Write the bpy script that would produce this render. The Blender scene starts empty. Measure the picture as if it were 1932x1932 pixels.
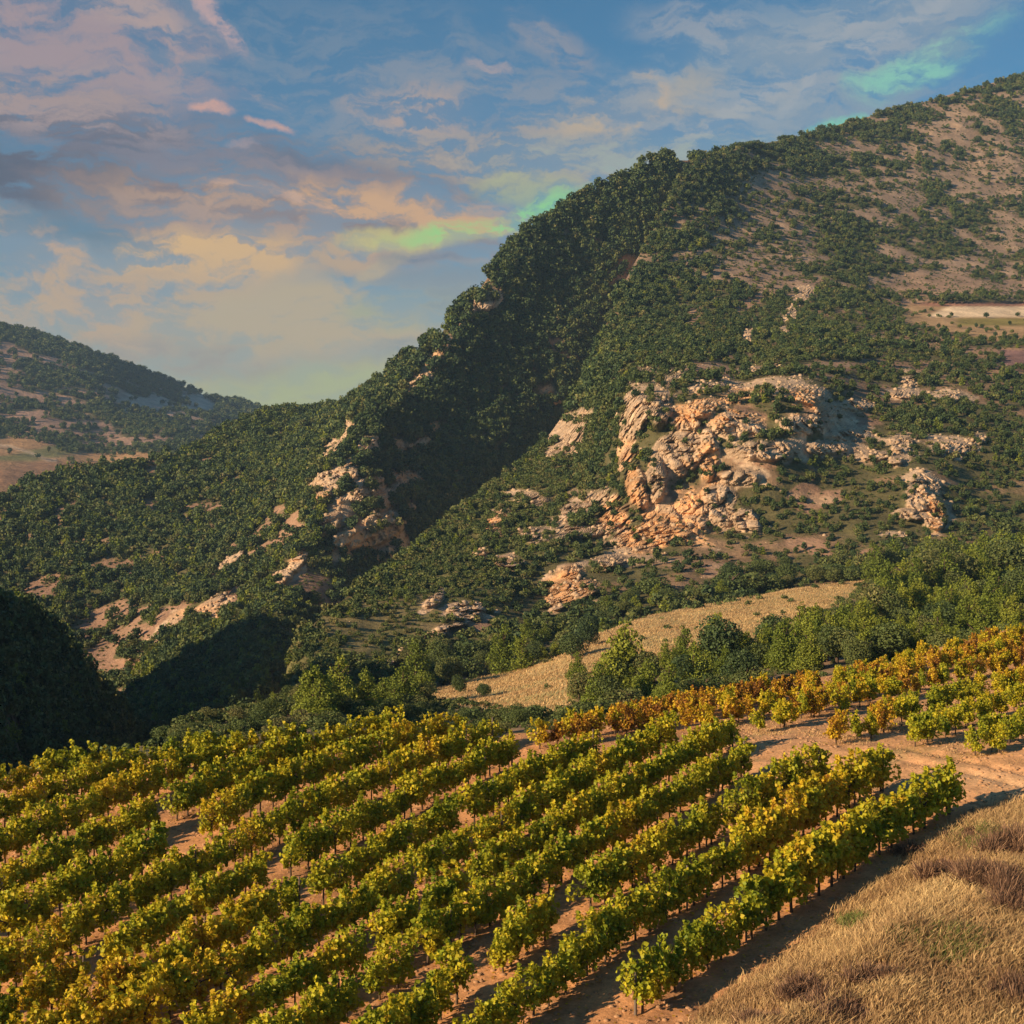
import bpy, math, random
import numpy as np
from mathutils import Vector, Matrix

# ------------------------------------------------------------------ camera, sky, sun, exposure
scene = bpy.context.scene
COL = scene.collection
R = math.radians
F = 2654.0            # focal length in units of a 1932-unit wide frame
HX = HY = 966.0

cam_d = bpy.data.cameras.new("camera")
cam = bpy.data.objects.new("camera", cam_d)
COL.objects.link(cam)
cam.location = (0, 0, 0)
cam.rotation_euler = (R(90), 0, 0)
cam_d.sensor_width = 36.0
cam_d.lens = 36.0 * F / 1932.0
cam_d.clip_start = 0.5
cam_d.clip_end = 60000
scene.camera = cam

SUN_EL, SUN_AZ = 19.0, 32.0        # azimuth: degrees behind the camera's left
sd = Vector((-math.cos(R(SUN_AZ)) * math.cos(R(SUN_EL)), -math.sin(R(SUN_AZ)) * math.cos(R(SUN_EL)), math.sin(R(SUN_EL))))
sun_d = bpy.data.lights.new("sun", 'SUN')
sun_d.energy = 5.0
sun_d.angle = R(0.5)
sun_d.color = (1.0, 0.72, 0.44)
sun = bpy.data.objects.new("sun", sun_d)
COL.objects.link(sun)
sun.rotation_euler = (-sd).to_track_quat('-Z', 'Y').to_euler()

scene.view_settings.view_transform = 'Standard'
scene.view_settings.look = 'None'
scene.view_settings.exposure = 0.9
scene.view_settings.gamma = 1.0

SKY_STR = 0.07


def lin(r, g, b):
    def f(c):
        c /= 255.0
        return c / 12.92 if c <= 0.04045 else ((c + 0.055) / 1.055) ** 2.4
    return (f(r), f(g), f(b), 1.0)


class NT:
    """small node-tree writer"""
    def __init__(self, tree):
        self.t = tree
        self.n = tree.nodes
        self.l = tree.links

    def node(self, typ, **kw):
        n = self.n.new(typ)
        for k, v in kw.items():
            setattr(n, k, v)
        return n

    def link(self, a, b):
        self.l.new(a, b)

    def put(self, sock, v):
        if isinstance(v, bpy.types.NodeSocket):
            self.l.new(v, sock)
        else:
            sock.default_value = v

    def math(self, op, a, b=0.0, c=None, clamp=False):
        n = self.node('ShaderNodeMath', operation=op, use_clamp=clamp)
        self.put(n.inputs[0], a)
        self.put(n.inputs[1], b)
        if c is not None:
            self.put(n.inputs[2], c)
        return n.outputs[0]

    def mix(self, fac, a, b, blend='MIX'):
        n = self.node('ShaderNodeMix', data_type='RGBA', blend_type=blend)
        n.clamp_factor = True
        self.put(n.inputs[0], fac)
        self.put(n.inputs[6], a)
        self.put(n.inputs[7], b)
        return n.outputs[2]

    def smooth(self, v, lo, hi, a=0.0, b=1.0):
        n = self.node('ShaderNodeMapRange', interpolation_type='SMOOTHSTEP')
        self.put(n.inputs[0], v)
        n.inputs[1].default_value = lo
        n.inputs[2].default_value = hi
        n.inputs[3].default_value = a
        n.inputs[4].default_value = b
        return n.outputs[0]

    def noise(self, vec, scale, detail=4, rough=0.55, dist=0.0):
        n = self.node('ShaderNodeTexNoise')
        if vec is not None:
            self.link(vec, n.inputs['Vector'])
        n.inputs['Scale'].default_value = scale
        n.inputs['Detail'].default_value = detail
        n.inputs['Roughness'].default_value = rough
        n.inputs['Distortion'].default_value = dist
        return n


world = bpy.data.worlds.new("World")
scene.world = world
world.use_nodes = True


def build_sky():
    nt = NT(world.node_tree)
    nt.n.clear()
    out = nt.node('ShaderNodeOutputWorld')
    bg = nt.node('ShaderNodeBackground')
    bg.inputs['Strength'].default_value = SKY_STR
    sky = nt.node('ShaderNodeTexSky', sky_type='NISHITA')
    sky.sun_disc = False
    sky.sun_elevation = R(SUN_EL)
    # sun_rotation is measured clockwise from +Y
    sky.sun_rotation = math.atan2(sd.x, sd.y)
    sky.altitude = 300
    sky.air_density = 1.0
    sky.dust_density = 0.6
    sky.ozone_density = 2.0
    tc = nt.node('ShaderNodeTexCoord')
    sep = nt.node('ShaderNodeSeparateXYZ')
    nt.link(tc.outputs['Generated'], sep.inputs[0])
    az = nt.math('ARCTAN2', sep.outputs[0], sep.outputs[1])
    el = nt.math('ARCSINE', sep.outputs[2])
    comb = nt.node('ShaderNodeCombineXYZ')
    nt.link(az, comb.inputs[0])
    nt.link(el, comb.inputs[1])
    uv = comb.outputs[0]
    # warp
    wn = nt.noise(uv, 7.0, 9, 0.62)
    ws = nt.node('ShaderNodeVectorMath', operation='SUBTRACT')
    nt.link(wn.outputs['Color'], ws.inputs[0])
    ws.inputs[1].default_value = (0.5, 0.5, 0.5)
    wm = nt.node('ShaderNodeVectorMath', operation='MULTIPLY')
    nt.link(ws.outputs[0], wm.inputs[0])
    wm.inputs[1].default_value = (0.13, 0.07, 0)
    wa = nt.node('ShaderNodeVectorMath', operation='ADD')
    nt.link(uv, wa.inputs[0])
    nt.link(wm.outputs[0], wa.inputs[1])
    wuv = wa.outputs[0]
    # stretched wisps
    def stretched(ang, sx, sy, scale, detail, rough):
        mp = nt.node('ShaderNodeMapping', vector_type='POINT')
        nt.link(wuv, mp.inputs['Vector'])
        mp.inputs['Rotation'].default_value = (0, 0, R(ang))
        mp.inputs['Scale'].default_value = (sx, sy, 1)
        return nt.noise(mp.outputs[0], scale, detail, rough).outputs['Fac']
    wisp = stretched(-10, 1.0, 2.8, 14.0, 10, 0.66)
    wisp2 = stretched(12, 1.0, 3.4, 34.0, 10, 0.68)
    billow = stretched(-4, 1.0, 2.1, 11.0, 9, 0.62)
    W = nt.smooth(nt.math('ADD', nt.math('MULTIPLY', wisp, 0.6), nt.math('MULTIPLY', wisp2, 0.4)), 0.45, 0.565)
    B = nt.smooth(nt.math('ADD', nt.math('MULTIPLY', billow, 0.7), nt.math('MULTIPLY', wisp2, 0.3)), 0.445, 0.555)
    base = nt.mix(1.0, sky.outputs[0], (0.26, 0.60, 0.72, 1), 'MULTIPLY')
    k = 1.0 / (SKY_STR * 2 ** scene.view_settings.exposure)
    def c(r, g, b):
        v = lin(r, g, b)
        return (v[0] * k, v[1] * k, v[2] * k, 1)
    col = base
    # (x, y, rx, ry, tilt, strength, colour, texture) in 1932-frame units, turned into azimuth / elevation
    blobs = [
        (1500, 170, 430, 150, -14, 0.62, (134, 152, 168), 'B'),
        (900, 600, 1500, 330, 0, 0.34, (146, 142, 136), 'S'),
        (520, 720, 800, 130, 0, 0.85, (174, 162, 134), 'S'),
        (230, 330, 600, 130, 8, 0.95, (98, 99, 116), 'B'),
        (60, 340, 260, 60, 12, 0.8, (78, 86, 106), 'B'),
        (120, 445, 200, 26, 4, 0.8, (88, 120, 142), 'S'),
        (640, 330, 460, 70, -6, 0.85, (116, 112, 124), 'W'),
        (480, 400, 420, 34, 6, 0.8, (112, 102, 112), 'W'),
        (600, 110, 520, 110, 6, 0.5, (120, 138, 158), 'W'),
        (900, 210, 420, 90, 2, 0.55, (140, 146, 158), 'W'),
        (1450, 130, 420, 120, -16, 0.6, (150, 162, 172), 'W'),
        (300, 270, 420, 60, 8, 0.6, (128, 126, 140), 'W'),
        (140, 70, 300, 105, 8, 0.85, (160, 142, 148), 'B'),
        (110, 185, 210, 60, 8, 0.9, (164, 144, 142), 'W'),
        (230, 15, 150, 40, 20, 0.75, (176, 154, 150), 'W'),
        (415, 25, 75, 20, 42, 0.85, (186, 158, 158), 'W'),
        (330, 155, 210, 18, 4, 0.65, (160, 146, 150), 'W'),
        (402, 200, 45, 12, 3, 0.9, (206, 160, 146), 'S'),
        (505, 236, 40, 11, 6, 0.9, (206, 162, 148), 'S'),
        (445, 283, 34, 8, 0, 0.6, (170, 150, 152), 'S'),
        (780, 212, 130, 36, 4, 0.85, (176, 156, 148), 'W'),
        (905, 135, 44, 9, -5, 0.7, (170, 156, 158), 'S'),
        (1040, 85, 90, 40, 20, 0.6, (146, 146, 156), 'W'),
        (1160, 215, 150, 40, -8, 0.95, (186, 168, 146), 'B'),
        (1500, 120, 240, 14, -30, 0.6, (168, 172, 176), 'W'),
        (1400, 200, 260, 14, -22, 0.6, (164, 168, 170), 'W'),
        (1650, 60, 220, 12, -30, 0.6, (168, 174, 180), 'W'),
        (1225, 175, 60, 36, 38, 0.8, (186, 168, 150), 'B'),
        (1312, 180, 50, 62, 20, 0.75, (166, 162, 156), 'B'),
        (1320, 40, 160, 40, 6, 0.55, (152, 158, 168), 'W'),
        (1620, 60, 300, 60, -20, 0.5, (150, 160, 172), 'W'),
        (1000, 300, 380, 52, 3, 0.8, (172, 158, 146), 'W'),
        (1230, 290, 330, 36, 0, 0.75, (152, 168, 164), 'W'),
        (650, 425, 430, 80, 2, 0.95, (208, 164, 122), 'B'),
        (430, 440, 260, 50, 5, 0.7, (160, 140, 134), 'B'),
        (510, 382, 130, 12, 11, 0.8, (204, 166, 140), 'W'),
        (370, 500, 190, 50, 0, 1.1, (220, 178, 120), 'B'),
        (590, 492, 170, 30, 5, 0.8, (190, 160, 126), 'W'),
        (735, 505, 75, 16, -26, 0.9, (190, 168, 130), 'S'),
        (110, 530, 220, 70, 26, 1.0, (190, 160, 136), 'B'),
        (240, 580, 330, 80, -3, 1.0, (192, 162, 128), 'B'),
        (600, 610, 340, 75, -2, 1.0, (186, 166, 132), 'B'),
        (770, 600, 130, 40, 0, 0.7, (160, 168, 132), 'B'),
        (380, 670, 260, 34, 3, 0.6, (146, 142, 140), 'W'),
        (780, 675, 130, 20, 0, 0.6, (118, 138, 150), 'W'),
        (840, 560, 150, 60, 0, 0.7, (124, 140, 152), 'B'),
        (880, 475, 150, 26, -6, 0.9, (96, 118, 142), 'B'),
        (640, 740, 280, 50, 0, 0.8, (172, 178, 128), 'S'),
        (760, 455, 150, 22, -4, 0.8, (200, 186, 118), 'S'),
        (890, 432, 150, 20, -9, 0.85, (154, 210, 124), 'W'),
        (1010, 398, 110, 22, -20, 0.85, (138, 214, 138), 'W'),
        (985, 345, 110, 30, 4, 0.5, (170, 182, 134), 'W'),
        (1600, 214, 90, 12, -8, 0.8, (124, 206, 174), 'S'),
        (1750, 105, 130, 34, -18, 0.6, (138, 206, 178), 'W'),
        (1700, 130, 90, 26, -6, 0.45, (134, 200, 176), 'W'),
    ]
    # a broad veil of thin cloud over the rest of the dome, so the sky holds up when the camera turns
    for (x, y, rx, ry, tilt, st, rgb, tx) in blobs:
        a = math.atan2(x - HX, F)
        e = math.atan2(HY - y, math.hypot(F, x - HX))
        mp = nt.node('ShaderNodeMapping', vector_type='TEXTURE')
        nt.link(wuv, mp.inputs['Vector'])
        mp.inputs['Location'].default_value = (a, e, 0)
        mp.inputs['Rotation'].default_value = (0, 0, R(-tilt))
        mp.inputs['Scale'].default_value = (rx / F, ry / F, 1)
        ln = nt.node('ShaderNodeVectorMath', operation='LENGTH')
        nt.link(mp.outputs[0], ln.inputs[0])
        f = nt.smooth(ln.outputs['Value'], 1.35, 0.45, 0.0, 1.0)
        if tx == 'W':
            g = nt.math('MULTIPLY', f, nt.math('MULTIPLY_ADD', W, 0.86, 0.12))
        elif tx == 'B':
            g = nt.math('MULTIPLY', f, nt.math('MULTIPLY_ADD', B, 0.84, 0.14))
        else:
            g = nt.math('MULTIPLY', f, nt.math('MULTIPLY_ADD', W, 0.4, 0.6))
        g = nt.math('MULTIPLY', g, st * 1.2, clamp=True)
        col = nt.mix(g, col, c(*rgb))
    nt.link(col, bg.inputs['Color'])
    nt.link(bg.outputs[0], out.inputs['Surface'])


build_sky()

# ------------------------------------------------------------------ numpy noise
def _h(ix, iy, iz, seed):
    n = (ix * 374761393 + iy * 668265263 + iz * 2147483647 * 0 + iz * 1274126177 + seed * 974634777) & 0xffffffff
    n = ((n ^ (n >> 13)) * 1103515245) & 0xffffffff
    n = (n ^ (n >> 16)) * 2246822519 & 0xffffffff
    n = n ^ (n >> 15)
    return (n & 0xffffff) / float(0xffffff)


def vnoise(p, seed=0):
    i = np.floor(p).astype(np.int64)
    f = p - i
    u = f * f * (3 - 2 * f)
    x, y, z = i[..., 0], i[..., 1], i[..., 2]
    r = 0
    for dx in (0, 1):
        wx = u[..., 0] if dx else 1 - u[..., 0]
        for dy in (0, 1):
            wy = u[..., 1] if dy else 1 - u[..., 1]
            for dz in (0, 1):
                wz = u[..., 2] if dz else 1 - u[..., 2]
                r = r + wx * wy * wz * _h(x + dx, y + dy, z + dz, seed)
    return r * 2 - 1


def fbm(p, oct=4, seed=0, gain=0.5, ridged=False):
    a, s, t = 1.0, 0, 0
    for o in range(oct):
        n = vnoise(p, seed + o * 17)
        if ridged:
            n = 1 - 2 * np.abs(n)
        s = s + a * n
        t += a
        a *= gain
        p = p * 2.03 + 11.3
    return s / t


def cells(p, seed=0):
    """value of the nearest random cell (stepped, angular) and distance to the cell border"""
    i = np.floor(p).astype(np.int64)
    best = np.full(p.shape[:-1], 9.0)
    second = np.full(p.shape[:-1], 9.0)
    val = np.zeros(p.shape[:-1])
    for dx in (-1, 0, 1):
        for dy in (-1, 0, 1):
            for dz in (-1, 0, 1):
                x, y, z = i[..., 0] + dx, i[..., 1] + dy, i[..., 2] + dz
                c = np.stack([x + _h(x, y, z, seed), y + _h(x, y, z, seed + 1), z + _h(x, y, z, seed + 2)], -1)
                d = np.linalg.norm(c - p, axis=-1)
                v = _h(x, y, z, seed + 3)
                near = d < best
                second = np.where(near, best, np.minimum(second, d))
                val = np.where(near, v, val)
                best = np.where(near, d, best)
    return val, second - best


def sstep(x, a, b):
    t = np.clip((x - a) / (b - a), 0, 1)
    return t * t * (3 - 2 * t)


def blobs_mask(px, py, lst):
    """lst of (cx, cy, rx, ry, tilt); 1 inside falling to 0 at the rim"""
    m = np.full(np.shape(px), -9.0)
    for b in lst:
        cx, cy, rx, ry = b[:4]
        a = R(b[4]) if len(b) > 4 else 0
        dx, dy = px - cx, py - cy
        u = (dx * math.cos(a) + dy * math.sin(a)) / rx
        v = (-dx * math.sin(a) + dy * math.cos(a)) / ry
        m = np.maximum(m, 1 - np.sqrt(u * u + v * v))
    return m


# ------------------------------------------------------------------ mesh helpers
def fast_mesh(name, verts, faces, mats=(), face_mat=None, smooth=False, attrs=None):
    """faces: (n,k) int array"""
    me = bpy.data.meshes.new(name)
    verts = np.asarray(verts, dtype=np.float32)
    faces = np.asarray(faces, dtype=np.int32)
    nf, k = faces.shape
    me.vertices.add(len(verts))
    me.vertices.foreach_set('co', verts.ravel())
    me.loops.add(nf * k)
    me.loops.foreach_set('vertex_index', faces.ravel())
    me.polygons.add(nf)
    me.polygons.foreach_set('loop_start', np.arange(0, nf * k, k, dtype=np.int32))
    me.polygons.foreach_set('loop_total', np.full(nf, k, dtype=np.int32))
    if smooth:
        me.polygons.foreach_set('use_smooth', np.ones(nf, dtype=bool))
    for m in mats:
        me.materials.append(m)
    if face_mat is not None:
        me.polygons.foreach_set('material_index', np.asarray(face_mat, dtype=np.int32))
    if attrs:
        for an, (typ, dom, data) in attrs.items():
            at = me.attributes.new(an, typ, dom)
            key = 'color' if typ == 'FLOAT_COLOR' else ('vector' if typ == 'FLOAT_VECTOR' else 'value')
            at.data.foreach_set(key, np.asarray(data).ravel())
    me.update(calc_edges=True)
    me.validate()
    return me


def add_obj(name, data, parent=None, loc=(0, 0, 0), rz=0.0, sc=1.0, label=None, cat=None, group=None, kind=None):
    o = bpy.data.objects.new(name, data)
    COL.objects.link(o)
    o.location = loc
    o.rotation_euler = (0, 0, rz)
    if isinstance(sc, (int, float)):
        sc = (sc, sc, sc)
    o.scale = sc
    if parent is not None:
        o.parent = parent
    if label:
        o['label'] = label
    if cat:
        o['category'] = cat
    if group:
        o['group'] = group
    if kind:
        o['kind'] = kind
    return o


# ------------------------------------------------------------------ materials
def new_mat(name):
    m = bpy.data.materials.new(name)
    m.use_nodes = True
    nt = NT(m.node_tree)
    nt.n.clear()
    out = nt.node('ShaderNodeOutputMaterial')
    bs = nt.node('ShaderNodeBsdfPrincipled')
    bs.inputs['Specular IOR Level'].default_value = 0.15
    bs.inputs['Roughness'].default_value = 0.9
    nt.link(bs.outputs[0], out.inputs[0])
    return m, nt, bs, out


def mat_terrain(name, s1, s2, bump, dist):
    m, nt, bs, out = new_mat(name)
    at = nt.node('ShaderNodeAttribute', attribute_name='Col')
    geo = nt.node('ShaderNodeNewGeometry')
    n1 = nt.noise(geo.outputs['Position'], s1, 5, 0.6)
    n2 = nt.noise(geo.outputs['Position'], s2, 6, 0.7)
    f = nt.math('ADD', nt.math('MULTIPLY', nt.smooth(n1.outputs['Fac'], 0.3, 0.7), 0.5), nt.math('MULTIPLY', nt.smooth(n2.outputs['Fac'], 0.3, 0.7), 0.5))
    ramp = nt.math('MULTIPLY_ADD', f, 0.8, 0.6)
    hsv = nt.node('ShaderNodeHueSaturation')
    nt.link(at.outputs['Color'], hsv.inputs['Color'])
    nt.link(ramp, hsv.inputs['Value'])
    nt.link(hsv.outputs[0], bs.inputs['Base Color'])
    bp = nt.node('ShaderNodeBump')
    bp.inputs['Strength'].default_value = bump
    bp.inputs['Distance'].default_value = dist
    nt.link(nt.math('ADD', n2.outputs['Fac'], nt.math('MULTIPLY', n1.outputs['Fac'], 2.0)), bp.inputs['Height'])
    nt.link(bp.outputs[0], bs.inputs['Normal'])
    return m


def mat_leaf(name, stops, var=0.35, transl=0.25, use_tint=False, spec=0.15, rough=0.6, posvar=0.0, patch=0.0, light=0.6):
    """colour per leaf (random per island) shifted per plant (object random / colour)"""
    m, nt, bs, out = new_mat(name)
    bs.inputs['Specular IOR Level'].default_value = spec
    bs.inputs['Roughness'].default_value = rough
    geo = nt.node('ShaderNodeNewGeometry')
    oi = nt.node('ShaderNodeObjectInfo')
    isl = geo.outputs['Random Per Island']
    if use_tint:
        at = nt.node('ShaderNodeAttribute', attribute_name='tint')
        sepc = nt.node('ShaderNodeSeparateColor')
        nt.link(oi.outputs['Color'], sepc.inputs[0])
        base = nt.math('ADD', at.outputs['Fac'], sepc.outputs[0])
    else:
        base = oi.outputs['Random']
    if patch > 0:
        pn = nt.noise(geo.outputs['Position'], patch, 2, 0.5)
        base = nt.math('ADD', base, nt.math('MULTIPLY_ADD', pn.outputs['Fac'], 1.0, -0.5))
    v = nt.math('ADD', nt.math('MULTIPLY', base, 1 - var), nt.math('MULTIPLY', isl, var), clamp=True)
    cr = nt.node('ShaderNodeValToRGB')
    el = cr.color_ramp.elements
    el[0].position = stops[0][0]
    el[0].color = stops[0][1] + (1,)
    el[1].position = stops[-1][0]
    el[1].color = stops[-1][1] + (1,)
    for p, c in stops[1:-1]:
        e = el.new(p)
        e.color = c + (1,)
    nt.link(v, cr.inputs[0])
    # leaf to leaf lightness
    wn = nt.node('ShaderNodeTexWhiteNoise', noise_dimensions='1D')
    nt.link(isl, wn.inputs['W'])
    hsv = nt.node('ShaderNodeHueSaturation')
    nt.link(cr.outputs[0], hsv.inputs['Color'])
    nt.link(nt.math('MULTIPLY_ADD', wn.outputs['Value'], light, 1.0 - light / 2), hsv.inputs['Value'])
    nt.link(hsv.outputs[0], bs.inputs['Base Color'])
    if transl > 0:
        tr = nt.node('ShaderNodeBsdfTranslucent')
        nt.link(hsv.outputs[0], tr.inputs['Color'])
        mx = nt.node('ShaderNodeMixShader')
        mx.inputs[0].default_value = transl
        nt.link(bs.outputs[0], mx.inputs[1])
        nt.link(tr.outputs[0], mx.inputs[2])
        nt.link(mx.outputs[0], out.inputs[0])
    return m


def mat_plain(name, col, scale=20.0, amount=0.5, bump=0.3, rough=0.9):
    m, nt, bs, out = new_mat(name)
    bs.inputs['Roughness'].default_value = rough
    geo = nt.node('ShaderNodeNewGeometry')
    n = nt.noise(geo.outputs['Position'], scale, 5, 0.65)
    hsv = nt.node('ShaderNodeHueSaturation')
    hsv.inputs['Color'].default_value = col + (1,)
    nt.link(nt.math('MULTIPLY_ADD', n.outputs['Fac'], amount * 2, 1 - amount), hsv.inputs['Value'])
    nt.link(hsv.outputs[0], bs.inputs['Base Color'])
    bp = nt.node('ShaderNodeBump')
    bp.inputs['Strength'].default_value = bump
    nt.link(n.outputs['Fac'], bp.inputs['Height'])
    nt.link(bp.outputs[0], bs.inputs['Normal'])
    return m


M_hill = mat_terrain('hillside', 0.05, 0.6, 0.9, 1.2)
M_far = mat_terrain('far_hillside', 0.02, 0.15, 0.8, 4.0)
M_soil = mat_terrain('soil', 0.9, 7.0, 0.7, 0.06)
M_meadow = mat_terrain('meadow', 0.12, 2.5, 0.6, 0.15)
M_oak = mat_leaf('oak_leaves', [(0.0, (0.028, 0.052, 0.024)), (0.35, (0.052, 0.085, 0.032)), (0.65, (0.085, 0.115, 0.036)), (0.88, (0.13, 0.14, 0.042)), (1.0, (0.19, 0.15, 0.06))], 0.3, 0.12)
M_scrub = mat_leaf('scrub_leaves', [(0.0, (0.045, 0.075, 0.026)), (0.5, (0.095, 0.125, 0.036)), (0.8, (0.14, 0.15, 0.048)), (1.0, (0.22, 0.17, 0.08))], 0.3, 0.12)
M_pine = mat_leaf('pine_needles', [(0.0, (0.075, 0.115, 0.02)), (0.5, (0.15, 0.19, 0.026)), (1.0, (0.24, 0.26, 0.035))], 0.35, 0.2)
M_vine = mat_leaf('vine_leaves', [(0.0, (0.09, 0.155, 0.018)), (0.3, (0.25, 0.29, 0.022)), (0.5, (0.46, 0.42, 0.026)), (0.7, (0.62, 0.45, 0.03)), (0.86, (0.42, 0.21, 0.03)), (1.0, (0.22, 0.10, 0.03))], 0.26, 0.38, use_tint=True, rough=0.5, patch=0.8, light=0.4)
M_bark = mat_plain('bark', (0.085, 0.06, 0.042), 12, 0.5, 0.6)
M_rock = mat_plain('limestone', (0.40, 0.29, 0.19), 0.35, 0.45, 0.8)
M_clod = mat_plain('clod', (0.34, 0.20, 0.11), 6.0, 0.4, 0.5)
M_post = mat_plain('weathered_post', (0.14, 0.11, 0.09), 10, 0.4, 0.4)
M_drygrass = mat_leaf('dry_grass', [(0.0, (0.18, 0.105, 0.055)), (0.35, (0.36, 0.235, 0.115)), (0.75, (0.58, 0.42, 0.20)), (1.0, (0.64, 0.52, 0.28))], 0.55, 0.25, use_tint=True, patch=0.25)
M_greengrass = mat_leaf('green_grass', [(0.0, (0.08, 0.12, 0.03)), (1.0, (0.20, 0.21, 0.06))], 0.9, 0.25)
M_brush = mat_leaf('dead_brush', [(0.0, (0.07, 0.038, 0.028)), (0.6, (0.17, 0.10, 0.065)), (1.0, (0.34, 0.21, 0.125))], 0.9, 0.1)

# ------------------------------------------------------------------ terrain layers
rng = np.random.default_rng(7)


def tps(pts):
    P = np.array([(p[0], p[1]) for p in pts], float) / 500.0
    v = np.log(np.array([p[2] for p in pts], float))
    n = len(P)
    d = np.linalg.norm(P[:, None] - P[None], axis=2)
    K = np.where(d > 0, d * d * np.log(d + 1e-12), 0) + np.eye(n) * 0.002
    A = np.zeros((n + 3, n + 3))
    A[:n, :n] = K
    A[:n, n] = A[n, :n] = 1
    A[:n, n + 1:] = P
    A[n + 1:, :n] = P.T
    w = np.linalg.solve(A, np.concatenate([v, [0, 0, 0]]))
    def f(x, y):
        q = np.stack([x, y], -1) / 500.0
        o = w[n] + q[..., 0] * w[n + 1] + q[..., 1] * w[n + 2]
        for i in range(n):
            r2 = (q[..., 0] - P[i, 0]) ** 2 + (q[..., 1] - P[i, 1]) ** 2
            o = o + w[i] * 0.5 * r2 * np.log(r2 + 1e-12)
        return np.exp(o)
    return f


def pts3(px, py, Y):
    return np.stack([(px - HX) / F * Y, Y, -(py - HY) / F * Y], -1)


class Layer:
    def __init__(self, name, mat, x0, x1, step, rows, bottom, crest, ctrl, disp, color, back=(8, 0.03, 1.0), depth=None, label=None, **kw):
        self.x = np.arange(x0, x1 + 0.1, step, dtype=float)
        self.yb = np.interp(self.x, *zip(*bottom))
        self.yc = np.interp(self.x, *zip(*crest))
        if kw.get('crest_noise', 0):
            q = np.stack([self.x / 40.0, self.x * 0 + 3.1, self.x * 0 + 5], -1)
            self.yc = self.yc + kw['crest_noise'] * fbm(q, 4, 91)
        t = np.linspace(0, 1, rows) ** kw.get('tpow', 1.0)
        px = np.repeat(self.x[None], rows, 0)
        py = self.yb[None] + (self.yc - self.yb)[None] * t[:, None]
        dep = depth if depth else tps(ctrl)
        Y = dep(px, py)
        self.t = t
        P = pts3(px, py, Y)
        P = disp(P, px, py)
        self.px, self.py = px, py
        colr, self.rock, self.dens = color(P, px, py)
        self.P = P
        nb, dy, drop = back
        Y0 = P[-1, :, 1]
        extra = []
        for j in range(1, nb + 1):
            s = (j / nb) ** 1.5
            g = 1 + dy * j
            B = P[-1].copy()
            B[:, 0] *= g
            B[:, 1] *= g
            B[:, 2] = P[-1, :, 2] - s * drop * Y0 * 0.25 + (g - 1) * 0
            extra.append(B)
        allP = np.concatenate([P, np.array(extra)], 0)
        colA = np.concatenate([colr, np.repeat(colr[-1:], nb, 0)], 0)
        r, c = allP.shape[:2]
        idx = np.arange(r * c).reshape(r, c)
        q = np.stack([idx[:-1, :-1], idx[:-1, 1:], idx[1:, 1:], idx[1:, :-1]], -1).reshape(-1, 4)
        rgba = np.concatenate([colA.reshape(-1, 3), np.ones((r * c, 1))], 1)
        me = fast_mesh(name, allP.reshape(-1, 3), q, [mat], smooth=True, attrs={'Col': ('FLOAT_COLOR', 'POINT', rgba.astype(np.float32))})
        sm = np.ones((r - 1, c - 1), bool)
        sm[:P.shape[0] - 1] = self.rock[:-1, :-1] < (0.45 if name in ('hillside', 'mountain') else 9)
        me.polygons.foreach_set('use_smooth', sm.ravel())
        self.obj = add_obj(name, me, kind='structure', label=label)

    def at(self, px, py):
        """surface point seen at (px, py)"""
        i = np.clip((np.asarray(px, float) - self.x[0]) / (self.x[1] - self.x[0]), 0, len(self.x) - 1.001)
        i0 = i.astype(int)
        fi = i - i0
        yb = self.yb[i0] * (1 - fi) + self.yb[i0 + 1] * fi
        yc = self.yc[i0] * (1 - fi) + self.yc[i0 + 1] * fi
        t = np.clip((py - yb) / (yc - yb), 0, 0.9999)
        j = np.interp(t, self.t, np.arange(len(self.t)))
        j0 = np.minimum(j.astype(int), len(self.t) - 2)
        fj = (j - j0)[..., None]
        fi = fi[..., None]
        P = self.P
        return (P[j0, i0] * (1 - fi) + P[j0, i0 + 1] * fi) * (1 - fj) + (P[j0 + 1, i0] * (1 - fi) + P[j0 + 1, i0 + 1] * fi) * fj

    def scatter(self, n, seed, xmin=-560, xmax=2450, scale_y=0.0):
        g = np.random.default_rng(seed)
        P = self.P
        a = P[1:, :-1] - P[:-1, :-1]
        b = P[:-1, 1:] - P[:-1, :-1]
        ar = np.linalg.norm(np.cross(a, b), axis=2)
        d = self.dens[:-1, :-1]
        w = ar * d * ((self.px[:-1, :-1] > xmin) & (self.px[:-1, :-1] < xmax))
        if scale_y:
            w = w * (1.0 / P[:-1, :-1, 1]) ** scale_y
        w = w.ravel() / w.sum()
        k = g.choice(len(w), size=n, p=w)
        j, i = np.divmod(k, P.shape[1] - 1)
        u, v = g.random(n)[:, None], g.random(n)[:, None]
        pt = (P[j, i] * (1 - u) + P[j, i + 1] * u) * (1 - v) + (P[j + 1, i] * (1 - u) + P[j + 1, i + 1] * u) * v
        return pt, self.px[j, i], self.py[j, i], self.rock[j, i]


def col(*c):
    return np.array(c, float)


C_soil_hill = col(0.31, 0.19, 0.125)
C_soil_pale = col(0.42, 0.29, 0.19)
C_rock_grey = col(0.50, 0.365, 0.25)
C_rock_or = col(0.66, 0.38, 0.19)
C_under = col(0.11, 0.10, 0.045)


def mixc(a, b, f):
    return a * (1 - f[..., None]) + b * f[..., None]


def ray_disp(P, d):
    n = np.linalg.norm(P, axis=-1, keepdims=True)
    return P * (1 - d[..., None] / n)      # positive d comes towards the camera


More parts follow.
